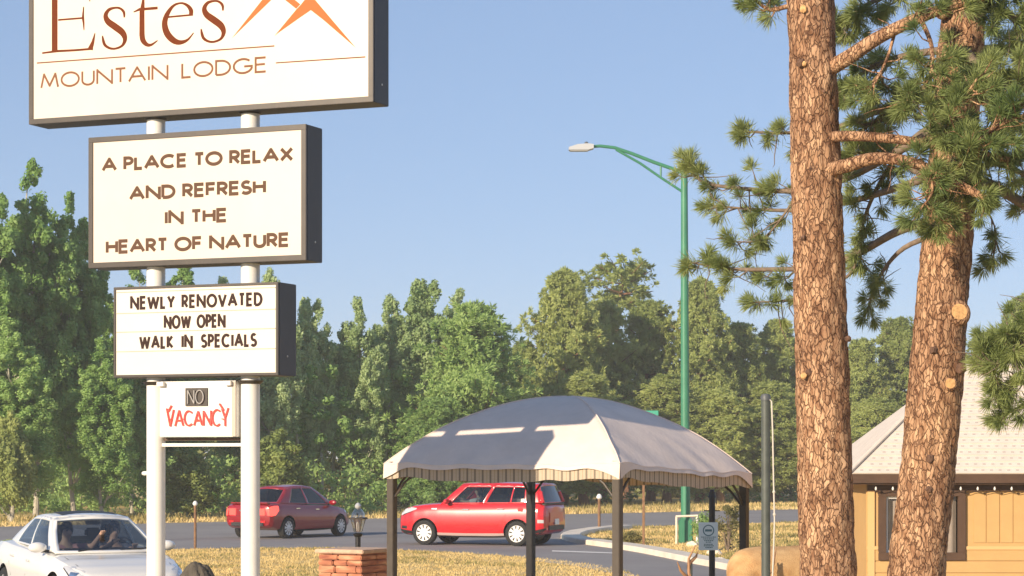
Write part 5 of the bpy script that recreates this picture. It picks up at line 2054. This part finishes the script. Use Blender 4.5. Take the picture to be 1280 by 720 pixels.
    def cell(c, u_, t):
        b = c.cb
        L = lambda p, q, k: p + (q - p) * k
        x = L(L(b['xbr'], b['xbf'], u_), L(b['xrr'], b['xrf'], u_), t)
        y = L(L(b['wbr'], b['wbf'], u_), L(b['wrr'], b['wrf'], u_), t) + b.get('bulge', .015) * math.sin(math.pi * t)
        y -= .03 * (2 * u_ - 1) ** 4
        zr = L(b['zrr'], b['zrf'], u_) + b['arch'] * 4 * u_ * (1 - u_)
        z = L(L(b['zbr'], b['zbf'], u_), zr, t)
        return x, y, z
    def greenhouse(c):
        b = c.cb
        us = sorted(set(np.linspace(0, 1, 25).round(4)) | set(x for w in b['win'] for x in w[:2]))
        ts_ = [0, b.get('t0', .06), .25, .45, .65, b.get('t1', .88), 1.0]
        frame = MB()
        pan = [MB() for _ in b['win']] * 1
        for side in (1, -1):
            pan = [MB() for _ in b['win']]
            for u0, u1 in zip(us, us[1:]):
                for t0, t1 in zip(ts_, ts_[1:]):
                    um = (u0 + u1) / 2; tm = (t0 + t1) / 2
                    q = [c.cell(u0, t0), c.cell(u1, t0), c.cell(u1, t1), c.cell(u0, t1)]
                    q = [(x, side * y, z) for x, y, z in q]
                    k = None
                    if b.get('t0', .06) < tm < b.get('t1', .88):
                        for i, w in enumerate(b['win']):
                            if w[0] <= um <= w[1]: k = i
                    tgt = frame if k is None else pan[k]
                    tgt.add(q, [(0, 1, 2, 3) if side < 0 else (3, 2, 1, 0)])
            for i, p in enumerate(pan):
                p.build('side_window', b['win'][i][2], c.root, True)
        # front and rear glass
        for end, uu, nm in ((1, 1.0, 'windshield'), (-1, 0.0, 'rear_window')):
            gl = MB()
            bow = b.get('bowf', .10) if end > 0 else b.get('bowr', .06)
            vsx = [-1, -.91, -.6, -.3, 0, .3, .6, .91, 1]
            tx = [0, .05, .3, .6, .9, 1.0] if end > 0 else [0, b.get('rt0', .1), .35, .6, .88, 1.0]
            for v0, v1 in zip(vsx, vsx[1:]):
                for t0, t1 in zip(tx, tx[1:]):
                    q = []
                    for v, t in ((v0, t0), (v1, t0), (v1, t1), (v0, t1)):
                        x, y, z = c.cell(uu, t)
                        q.append((x + end * bow * (1 - v * v), v * y, z + b['crown'] * (1 - v * v) * t))
                    isg = abs((v0 + v1) / 2) < .91 and tx[1] < (t0 + t1) / 2 < tx[-2]
                    (gl if isg else frame).add(q, [(0, 1, 2, 3) if end > 0 else (3, 2, 1, 0)])
            gl.build(nm, b['glassf'] if end > 0 else b['glassr'], c.root, True)
        # roof
        nu, nv = 16, 12
        vs, fs = [], []
        for i in range(nu + 1):
            u_ = i / nu
            x, y, z = c.cell(u_, 1.0)
            for j in range(nv + 1):
                v = -1 + 2 * j / nv
                bw = b.get('bowf', .10) * max(0, (u_ - .5) * 2) ** 2 - b.get('bowr', .06) * max(0, (.5 - u_) * 2) ** 2
                vs.append((x + bw * (1 - v * v), v * y, z + b['crown'] * (1 - v * v) + .02 * (1 - v ** 8) * math.sin(math.pi * u_)))
        for i in range(nu):
            for j in range(nv):
                a = i * (nv + 1) + j
                fs.append((a, a + nv + 1, a + nv + 2, a + 1))
        frame.add(vs, fs)
        fr = frame.build('cabin_frame', c.paint, c.root)
        bm = bmesh.new(); bm.from_mesh(fr.data)
        bmesh.ops.remove_doubles(bm, verts=bm.verts, dist=.004)
        bmesh.ops.recalc_face_normals(bm, faces=bm.faces)
        bm.to_mesh(fr.data); bm.free()
        fr.data.polygons.foreach_set('use_smooth', [True] * len(fr.data.polygons))
        fr.data.set_sharp_from_angle(angle=R(50))
        so = fr.modifiers.new('thick', 'SOLIDIFY'); so.thickness = .025; so.offset = -1
        # seats, dash, wheel
        if b.get('seats', True):
            for x, y in ((b['seat'], .37), (b['seat'], -.37)):
                mb = MB()
                mb.box((x, y, b['zbf'] - .15), (.14, .46, .62), 0, 0, .05)
                mb.box((x - .03, y, b['zbf'] + .26), (.10, .26, .16), 0, 0, .04)
                mb.build('seat', M['seat_cloth'], c.root, True)
            mb = MB()
            mb.box((b['seat'] - .85, 0, b['zbf'] - .1), (.14, 1.2, .5), 0, 0, .05)
            for y in (-.35, .35): mb.box((b['seat'] - .88, y, b['zbf'] + .2), (.08, .24, .14), 0, 0, .03)
            mb.build('rear_seat', M['seat_cloth'], c.root, True)
            mb = MB()
            pts = [(b['seat'] + .62, .37 + .17 * math.cos(a), b['zbf'] - .0 + .17 * math.sin(a)) for a in np.linspace(0, 2 * math.pi, 20)]
            mb.tube(pts, .014, 6)
            mb.build('steering_wheel', M['dark_plastic'], c.root, True)
            mb = MB()
            x_, y_, z__ = c.cell(1, .82)
            mb.box((x_ - .05, 0, z__ + .01), (.03, .22, .06), 0, 0, .01)
            mb.build('rear_view_mirror', M['dark_plastic'], c.root)
    def wheel(c, x, y, r, s_, kind):
        t = MB()
        w = .105
        prof_ = [(r * .62, -w), (r * .9, -w), (r * .97, -w * .85), (r, -w * .5), (r, w * .5), (r * .97, w * .85), (r * .9, w), (r * .66, w)]
        n_ = 32
        vs, fs = [], []
        for rr, yy in prof_:
            for q in range(n_):
                a = 2 * math.pi * q / n_
                vs.append((x + rr * math.cos(a), y + s_ * yy, r + rr * math.sin(a)))
        for i in range(len(prof_) - 1):
            for q in range(n_):
                q2 = (q + 1) % n_
                fs.append((i * n_ + q, i * n_ + q2, (i + 1) * n_ + q2, (i + 1) * n_ + q))
        t.add(vs, fs)
        wh = t.build('wheel', M['tyre'], c.root, True)
        m = MB()
        yy = y + s_ * (w - .02)
        disc = [(r * .68, -.0), (r * .66, .012), (r * .6, .008), (r * .3, .016), (r * .12, .02), (r * .1, .026), (.003, .026)]
        vs, fs = [], []
        for rr, dy in disc:
            for q in range(n_):
                a = 2 * math.pi * q / n_
                vs.append((x + rr * math.cos(a), yy + s_ * dy, r + rr * math.sin(a)))
        for i in range(len(disc) - 1):
            for q in range(n_):
                q2 = (q + 1) % n_
                fs.append((i * n_ + q, i * n_ + q2, (i + 1) * n_ + q2, (i + 1) * n_ + q))
        m.add(vs, fs)
        rim = m.build('rim', kind[0], wh, True)
        d = MB()
        ns_ = kind[1]
        for q in range(ns_):
            a = 2 * math.pi * q / ns_ + .2
            for (ra_, rb_, wa, wb) in ((kind[2], r * .61, kind[3], kind[4]),):
                er, et = Vector((math.cos(a), 0, math.sin(a))), Vector((-math.sin(a), 0, math.cos(a)))
                cc = Vector((x, yy + s_ * .0185, r))
                p = [cc + er * ra_ - et * wa, cc + er * ra_ + et * wa, cc + er * rb_ + et * wb, cc + er * rb_ - et * wb]
                for z in p[2:]: z.y -= s_ * .007
                d.add(p, [(0, 1, 2, 3)])
        d.build('rim_slots', M['dark_plastic'], rim)
    def mirror(c, m, x, z, y):
        for s_ in (1, -1):
            bm = bmesh.new(); bmesh.ops.create_icosphere(bm, subdivisions=3, radius=1)
            for v in bm.verts:
                v.co = Vector((x + v.co.x * (.09 if v.co.x > 0 else .05), s_ * (y + .09 + v.co.y * .13), z + v.co.z * .075))
            me = bpy.data.meshes.new('side_mirror'); bm.to_mesh(me); bm.free(); me.materials.append(m)
            for p in me.polygons: p.use_smooth = True
            o = link('side_mirror', me, c.root)
            mb = MB(); mb.box((x, s_ * (y - .01), z - .05), (.07, .12, .04), 0, 0, .01); mb.build('mirror_foot', M['dark_plastic'], o)
    def handle(c, x, z, side, m):
        p = c.sz_(x, z, side, .02)
        mb = MB(); mb.box((p.x, p.y, p.z), (.19, .03, .032), 0, 0, .012)
        q = c.sz_(x, z, side, .0)
        mb.box((q.x - .08, q.y + side * .008, q.z), (.03, .03, .03)); mb.box((q.x + .08, q.y + side * .008, q.z), (.03, .03, .03))
        return mb.build('door_handle', m, c.root)

# bright red boxy hatchback
ph = R(180 - 21)
KC = Vector((-.76, 58.5, 0))
st_k = [(-2.03, .42, 1.00, .70), (-1.98, .36, 1.06, .82), (-1.85, .30, 1.11, .87), (-1.4, .25, 1.13, .895), (-.6, .21, 1.11, .90), (.4, .21, 1.09, .90), (.9, .22, 1.09, .895), (1.25, .23, 1.07, .885), (1.6, .24, 1.03, .87), (1.85, .26, .97, .83), (2.0, .29, .87, .75), (2.07, .36, .76, .64)]
kc = Car('parked_car', 'bright red boxy hatchback with white wheels on the driveway behind the gazebo', KC, ph, st_k, M['red_paint'], .325, (1.29, -1.28), .80,
         dict(xbr=-1.95, xbf=.86, xrr=-1.80, xrf=.30, wbr=.81, wbf=.84, wrr=.64, wrf=.66, zbr=1.11, zbf=1.07, zrr=1.57, zrf=1.59, arch=.01, crown=.04, bulge=.03, bowr=.05, rt0=.04, t0=.06, t1=.84,
              win=[(.17, .30, M['dark_glass']), (.315, .545, M['dark_glass']), (.585, .90, M['car_glass'])], glassf=M['car_glass'], glassr=M['dark_glass'], seat=-.05), (M['hub_white'], 10, .11, .010, .026))
kc.root.name = 'hatchback_car'
for s_ in (1, -1):
    kc.side_poly('headlight', [(1.52, .93, .96), (1.72, .86, .985), (1.90, .80, .92), (1.99, .76, .84)], s_, M['head'])
    kc.side_poly('headlight_surround', [(1.62, .86, .875), (1.8, .815, .835), (1.95, .75, .77)], s_, M['dark_plastic'], .006)
    kc.side_poly('sill_strip', [(-.92, .26, .33), (0, .25, .32), (.93, .26, .33)], s_, mat('sill_silver', (.52, .38, .34), .4), .012)
    kc.side_poly('rocker', [(-.92, .20, .255), (.93, .20, .255)], s_, M['dark_plastic'], .008)
    kc.side_poly('door_moulding', [(-.78, .525, .55), (.85, .525, .55)], s_, M['red_paint'], .016)
    kc.side_poly('fog_lamp', [(1.80, .42, .50), (1.97, .43, .50)], s_, M['dark_plastic'], .006)
    kc.side_poly('bumper_trim', [(1.62, .25, .36), (1.9, .28, .40), (2.05, .39, .42)], s_, M['dark_plastic'], .006)
    kc.side_poly('bumper_trim', [(-2.02, .43, .47), (-1.9, .33, .44), (-1.62, .27, .38)], s_, M['dark_plastic'], .006)
    kc.side_poly('tail_light', [(-2.02, .80, .96), (-1.92, .76, 1.06), (-1.82, .78, 1.08), (-1.78, .84, 1.04)], s_, M['tail'], .006)
    kc.side_poly('reflector', [(-1.99, .60, .68), (-1.84, .60, .69)], s_, M['head'], .007)
    kc.seam([(.84, .34), (.87, .6), (.84, .80), (.80, 1.05)], s_)
    kc.seam([(.02, .34), (.02, .7), (.0, 1.0)], s_)
    kc.seam([(-.86, .60), (-.98, .8), (-1.0, 1.05)], s_)
    kc.handle(.13, .93, s_, M['chrome']); kc.handle(-.83, .95, s_, M['chrome'])
    kc.side_poly('fender_badge', [(.94, .93, .96), (1.09, .93, .96)], s_, M['chrome'], .008)
kc.mirror(M['red_paint'], .62, 1.14, .86)
mb = MB()
p = kc.sz_(-1.38, .93, 1, .003)
mb.tube([p, p + Vector((0, .004, 0))], .075, 20); mb.build('fuel_cap', M['red_paint'], kc.root)
# tail: hatch glass surround, lamps up the rear corners, bumper, plate
for s_ in (1, -1):
    mb = MB()
    pts = []
    for t in np.linspace(.02, .62, 8):
        x, y, z = kc.cell(0, t)
        pts.append((x - .01, s_ * (y - .02), z))
    mb.tube(pts, .045, 8); mb.build('tail_light', M['tail'], kc.root, True)
mb = MB(); mb.box((-2.035, 0, .74), (.03, 1.0, .26), 0, 0, .01); mb.build('hatch_panel', M['red_paint'], kc.root)
mb = MB(); mb.box((-2.04, 0, .47), (.03, 1.15, .12), 0, 0, .01); mb.build('rear_bumper', M['dark_plastic'], kc.root)
mb = MB(); mb.box((-2.055, 0, .62), (.02, .30, .15), 0, 0, .004); mb.build('number_plate', M['white_plastic'], kc.root)
mb = MB(); mb.box((2.075, 0, .5), (.03, .8, .14), 0, 0, .01); mb.build('grille', M['dark_plastic'], kc.root)
mb = MB(); mb.box((-1.96, 0, 1.08), (.10, 1.46, .06), 0, 0, .02); mb.build('hatch_panel', M['dark_plastic'], kc.root)
seated_person('driver in a white shirt behind the wheel of the bright red hatchback', KC + Matrix.Rotation(ph, 4, 'Z') @ Vector((.0, .37, .70)), ph, (.56, .18, .5), (.56, -.12, .5), M['shirt_white'])

# dark red sedan
ph = R(60)
SC = Vector((-6.32, 64.3, 0))
st_s = [(-2.13, .48, .84, .60), (-2.10, .38, .93, .74), (-1.95, .30, .985, .80), (-1.6, .24, 1.0, .835), (-.9, .20, .98, .845), (.0, .19, .94, .845), (.8, .20, .92, .84), (1.2, .22, .875, .825), (1.6, .24, .80, .79), (1.88, .28, .70, .70), (2.04, .36, .60, .54)]
sc_ = Car('parked_car', 'dark red sedan with tail lights glinting in the sun, driving off on the street', SC, ph, st_s, M['maroon_paint'], .30, (1.28, -1.32), .74,
          dict(xbr=-1.62, xbf=1.02, xrr=-.98, xrf=.22, wbr=.70, wbf=.77, wrr=.52, wrf=.55, zbr=.99, zbf=.92, zrr=1.41, zrf=1.43, arch=.035, crown=.04, bulge=.02, bowr=.10,
               win=[(.20, .50, M['dark_glass']), (.54, .88, M['dark_glass'])], glassf=M['car_glass'], glassr=M['dark_glass'], seat=-.1), (M['hub_silver'], 10, .09, .008, .022))
sc_.root.name = 'sedan_car'
for s_ in (1, -1):
    sc_.side_poly('tail_light', [(-2.115, .66, .84), (-2.05, .64, .90), (-1.9, .66, .93), (-1.74, .80, .93)], s_, M['tail_glint'], .008)
    mb = MB(); mb.box((-2.135, s_ * .50, .76), (.03, .24, .19), 0, 0, .02); mb.build('tail_light', M['tail_glint'], sc_.root, True)
    mb = MB(); mb.box((-2.125, s_ * .54, .49), (.03, .16, .07), 0, 0, .01); mb.build('reflector', M['tail'], sc_.root)
    sc_.side_poly('headlight', [(1.55, .70, .75), (1.78, .62, .72), (1.98, .56, .62)], s_, M['head'])
    sc_.seam([(.92, .28), (.95, .6), (.9, .9)], s_); sc_.seam([(-.05, .27), (-.05, .6), (-.1, .93)], s_); sc_.seam([(-.88, .5), (-1.0, .7), (-.98, .97)], s_)
    sc_.handle(.08, .80, s_, M['chrome']); sc_.handle(-.86, .84, s_, M['chrome'])
    sc_.side_poly('rocker', [(-.95, .19, .25), (.93, .19, .25)], s_, M['dark_plastic'], .006)
sc_.mirror(M['maroon_paint'], .78, .98, .79)
mb = MB(); mb.box((-2.14, 0, .74), (.025, .76, .20), 0, 0, .01); mb.build('trunk_panel', M['maroon_paint'], sc_.root)
mb = MB(); mb.box((-2.155, 0, .70), (.02, .30, .15), 0, 0, .004); mb.build('number_plate', M['white_plastic'], sc_.root)
mb = MB(); mb.box((-2.155, 0, .80), (.03, .5, .025), 0, 0, .006); mb.build('trunk_trim', M['chrome'], sc_.root)
mb = MB(); mb.box((-2.13, 0, .42), (.03, 1.1, .10), 0, 0, .01); mb.build('rear_bumper', M['dark_plastic'], sc_.root)
mb = MB(); mb.box((-1.98, 0, 1.005), (.16, 1.28, .035), 0, 0, .015); mb.build('spoiler', M['maroon_paint'], sc_.root, True)
mb = MB(); mb.tube([(-.8, 0, 1.47), (-.98, 0, 1.60)], .006, 6); mb.build('antenna', M['dark_plastic'], sc_.root)

# white sedan
ph = R(-64)
WC = Vector((-6.12, 32.3, 0))
st_w = [(-2.35, .48, .86, .62), (-2.30, .40, .98, .78), (-2.1, .32, 1.03, .85), (-1.7, .25, 1.04, .895), (-.9, .20, 1.0, .905), (.0, .19, .96, .905), (.8, .20, .945, .905), (1.2, .21, .915, .895), (1.6, .22, .86, .87), (1.95, .25, .78, .82), (2.18, .28, .70, .72), (2.32, .36, .60, .58)]
wc_ = Car('parked_car', 'white sedan with two people inside, left of the sign pole', WC, ph, st_w, M['white_car'], .325, (1.42, -1.36), .80,
          dict(xbr=-1.72, xbf=1.08, xrr=-.95, xrf=.18, wbr=.72, wbf=.79, wrr=.54, wrf=.575, zbr=1.03, zbf=.95, zrr=1.40, zrf=1.405, arch=.025, crown=.035, bulge=.02, bowr=.12, bowf=.14,
               win=[(.19, .50, M['car_glass']), (.53, .90, M['car_glass'])], glassf=M['white_car_glass'], glassr=M['white_car_glass'], seat=-.12), (M['hub_silver'], 10, .09, .008, .024))
wc_.root.name = 'sedan_car'
for s_ in (1, -1):
    wc_.side_poly('headlight', [(1.72, .77, .80), (1.9, .70, .785), (2.08, .62, .735), (2.22, .58, .66)], s_, M['head'], .006)
    wc_.side_poly('headlight_bulb', [(1.98, .66, .72), (2.10, .64, .71)], s_, M['chrome'], .010)
    wc_.side_poly('headlight_surround', [(1.75, .76, .77), (1.92, .685, .705), (2.1, .605, .63), (2.24, .565, .59)], s_, M['dark_plastic'], .009)
    wc_.side_poly('fog_lamp', [(2.0, .38, .46), (2.25, .40, .47)], s_, M['dark_plastic'], .006)
    wc_.side_poly('tail_light', [(-2.32, .74, .88), (-2.2, .72, .96), (-1.95, .80, .97)], s_, M['tail'], .006)
    wc_.seam([(.96, .28), (1.0, .6), (.93, .93)], s_); wc_.seam([(-.03, .27), (-.03, .6), (-.08, .95)], s_); wc_.seam([(-.88, .55), (-1.02, .75), (-1.0, .99)], s_)
    wc_.handle(.12, .80, s_, M['white_car']); wc_.handle(-.84, .84, s_, M['white_car'])
    wc_.side_poly('rocker', [(-.95, .19, .25), (1.0, .19, .25)], s_, M['dark_plastic'], .006)
wc_.mirror(M['white_car'], .80, 1.01, .84)
mb = MB(); mb.box((2.33, 0, .56), (.04, .86, .16), 0, 0, .02); mb.build('grille', M['dark_plastic'], wc_.root)
mb = MB(); mb.tube([(2.36, 0, .60), (2.365, 0, .60)], .06, 20); mb.build('badge', M['chrome'], wc_.root)
mb = MB(); mb.box((2.33, 0, .30), (.04, 1.0, .10), 0, 0, .02); mb.build('lower_grille', M['dark_plastic'], wc_.root)
mb = MB(); mb.box((2.37, 0, .44), (.02, .30, .15), 0, 0, .004); mb.build('number_plate', M['white_plastic'], wc_.root)
# sunroof panel and wipers
mb = MB()
vs, fs = [], []
for i in range(7):
    for j in range(7):
        u_ = .50 + .44 * i / 6
        x, y, z = wc_.cell(u_, 1.0)
        v = -.72 + 1.44 * j / 6
        vs.append((x, v * y, z + .035 * (1 - v * v) + .02 * (1 - v ** 8) * math.sin(math.pi * u_) + .007))
for i in range(6):
    for j in range(6):
        a = i * 7 + j; fs.append((a, a + 7, a + 8, a + 1))
mb.add(vs, fs); mb.build('sunroof', M['dark_plastic'], wc_.root, True)
mb = MB()
for y0_ in (.15, -.45):
    mb.tube([(1.17, y0_, .965), (1.08, y0_ + .5, 1.0)], .010, 6)
mb.build('wiper', M['dark_plastic'], wc_.root)
mb = MB()
mb.tube([wc_.sp(x, 1.0, 1, .004) * 1.0 for x in (1.15, 1.5, 1.9)], .004, 5)
mb.tube([wc_.sp(x, 1.0, -1, .004) * 1.0 for x in (1.15, 1.5, 1.9)], .004, 5)
mb.build('hood_seam', M['dark_plastic'], wc_.body)
rotw = Matrix.Rotation(ph, 4, 'Z')
seated_person('passenger in a pink shirt reaching one bare arm across the white sedan dashboard', WC + rotw @ Vector((.16, -.36, .50)), ph, (.60, .34, .67), (.30, -.10, .44), M['shirt_pink'], True, .05, .6)
seated_person('dim driver in a dark shirt at the wheel of the white sedan', WC + rotw @ Vector((.10, .37, .50)), ph, (.52, .14, .50), (.50, -.16, .56), M['shirt_dark'])

# ------------------------------------------------------------------ grazing elk, partly hidden
EO = Vector((2.92, 26.0, 0))
elk = empty('elk', EO, 0, 'tan antlered elk grazing with lowered head behind the straight pine', 'elk')
hd = Vector((-.94, -.34, 0))
lt_ = Vector((.34, -.94, 0))
def ep(a, b, z): return tuple(hd * a + lt_ * b + Vector((0, 0, z)))
def remeshed(name, mb, m, parent, vox=.022, sm=8):
    """one closed skin over overlapping tubes"""
    o = mb.build(name, m)
    r_ = o.modifiers.new('r', 'REMESH'); r_.mode = 'VOXEL'; r_.voxel_size = vox
    q = o.modifiers.new('s', 'SMOOTH'); q.factor = .6; q.iterations = sm
    nm = bpy.data.meshes.new_from_object(o.evaluated_get(bpy.context.evaluated_depsgraph_get()))
    bpy.data.objects.remove(o)
    nm.materials.clear(); nm.materials.append(m)
    for q in nm.polygons: q.use_smooth = True
    return link(name, nm, parent)
def round_tube(mb, pts, rs, n=18):
    """tube with rounded ends, resampled smoothly"""
    P = [Vector(q) for q in pts]
    Q, K = [], []
    for i in range(len(P) - 1):
        a, b, c, d = P[max(i - 1, 0)], P[i], P[i + 1], P[min(i + 2, len(P) - 1)]
        ra, rb, rc, rd_ = rs[max(i - 1, 0)], rs[i], rs[i + 1], rs[min(i + 2, len(P) - 1)]
        for k in range(5):
            t = k / 5
            cr = lambda e, f, g_, h: .5 * (2 * f + (g_ - e) * t + (2 * e - 5 * f + 4 * g_ - h) * t * t + (3 * f - e - 3 * g_ + h) * t ** 3)
            Q.append(cr(a, b, c, d)); K.append(max(.01, cr(ra, rb, rc, rd_)))
    Q.append(P[-1]); K.append(rs[-1])
    d0, d1 = (Q[0] - Q[1]).normalized(), (Q[-1] - Q[-2]).normalized()
    A, AK, B, BK = [], [], [], []
    for k in range(4):
        an = k / 4 * math.pi / 2
        A.append(Q[0] + d0 * K[0] * math.cos(an) * .8); AK.append(max(.012, K[0] * math.sin(an)))
        B.append(Q[-1] + d1 * K[-1] * math.sin(math.pi / 2 - (3 - k) / 4 * math.pi / 2 - .0) * .8 if 0 else Q[-1] + d1 * K[-1] * math.sin((k + 1) / 4 * math.pi / 2) * .8); BK.append(max(.012, K[-1] * math.cos((k + 1) / 4 * math.pi / 2)))
    mb.tube(A + Q + B, AK + K + BK, n)
mb = MB()
round_tube(mb, [ep(-.86, 0, .97), ep(-.60, 0, .955), ep(-.25, 0, .93), ep(.05, 0, .93), ep(.22, .02, .93)], [.235, .285, .30, .305, .285])
round_tube(mb, [ep(.10, 0, 1.0), ep(.24, .06, .93), ep(.36, .15, .80), ep(.50, .28, .62), ep(.64, .40, .48)], [.235, .225, .19, .15, .12])
round_tube(mb, [ep(.64, .40, .47), ep(.70, .48, .38), ep(.75, .58, .25), ep(.77, .66, .14)], [.115, .11, .07, .05])
round_tube(mb, [ep(-.95, 0, 1.02), ep(-1.13, 0, .95)], [.06, .04])
hdp = Vector(ep(.68, .44, .44))
for s_ in (1, -1):
    round_tube(mb, [ep(.14, s_ * .15, .86), ep(.14, s_ * .16, .62), ep(.16, s_ * .16, .42)], [.15, .085, .06])
    round_tube(mb, [ep(.16, s_ * .16, .42), ep(.15, s_ * .16, .22), ep(.15, s_ * .16, .08), ep(.20, s_ * .16, .045)], [.055, .038, .04, .042])
    round_tube(mb, [ep(-.76, s_ * .14, .88), ep(-.66, s_ * .15, .66), ep(-.64, s_ * .16, .58)], [.21, .13, .10])
    round_tube(mb, [ep(-.64, s_ * .16, .58), ep(-.86, s_ * .16, .42), ep(-.84, s_ * .16, .2), ep(-.82, s_ * .16, .08), ep(-.77, s_ * .16, .045)], [.10, .058, .042, .042, .042])
    round_tube(mb, [tuple(hdp + Vector((s_ * .09, .0, .06))), tuple(hdp + Vector((s_ * .21, .03, .10)))], [.04, .02], 10)
eb = remeshed('body', mb, M['elk_body'], elk)
mb = MB()
round_tube(mb, [ep(.40, .19, .70), ep(.50, .28, .60), ep(.62, .39, .475)], [.178, .165, .132])
remeshed('mane', mb, M['elk_dark'], elk)
hp = hdp
for s_, beams in ((-1, [[(0, 0, 0), (-.2, .05, .12), (-.36, .1, .34), (-.36, .12, .58), (-.28, .12, .735)], [(-.2, .05, .12), (-.32, -.1, .22), (-.36, -.12, .42)], [(-.36, .1, .34), (-.46, .02, .45), (-.50, .0, .55)], [(-.36, .12, .52), (-.27, .2, .60), (-.25, .22, .66)]]),
                  (1, [[(0, 0, 0), (.18, .05, .12), (.34, .1, .34), (.38, .12, .54), (.34, .12, .64)], [(.18, .05, .12), (.28, -.1, .22), (.34, -.12, .40)], [(.34, .1, .34), (.46, .02, .45), (.50, .0, .70)], [(.38, .12, .5), (.44, .2, .56), (.46, .22, .6)]])):
    mb = MB()
    for b_ in beams:
        n_ = len(b_)
        main = n_ == 5
        mb.tube([hp + Vector((s_ * .06, 0, .09)) + Vector(q) for q in b_], [(.034 if main else .024) * (1 - .82 * (i / (n_ - 1)) ** 1.3) for i in range(n_)], 10)
    mb.build('antler', M['antler'], elk, True)
mb = MB()
for s_ in (-1, 1):
    c_ = Vector(ep(.72, .53, .32)) + Vector((s_ * .085, -.02, .04))
    mb.lathe(tuple(c_), [(.003, -.014), (.014, 0), (.003, .014)], 8)
mb.build('eyes', M['dark_plastic'], elk)
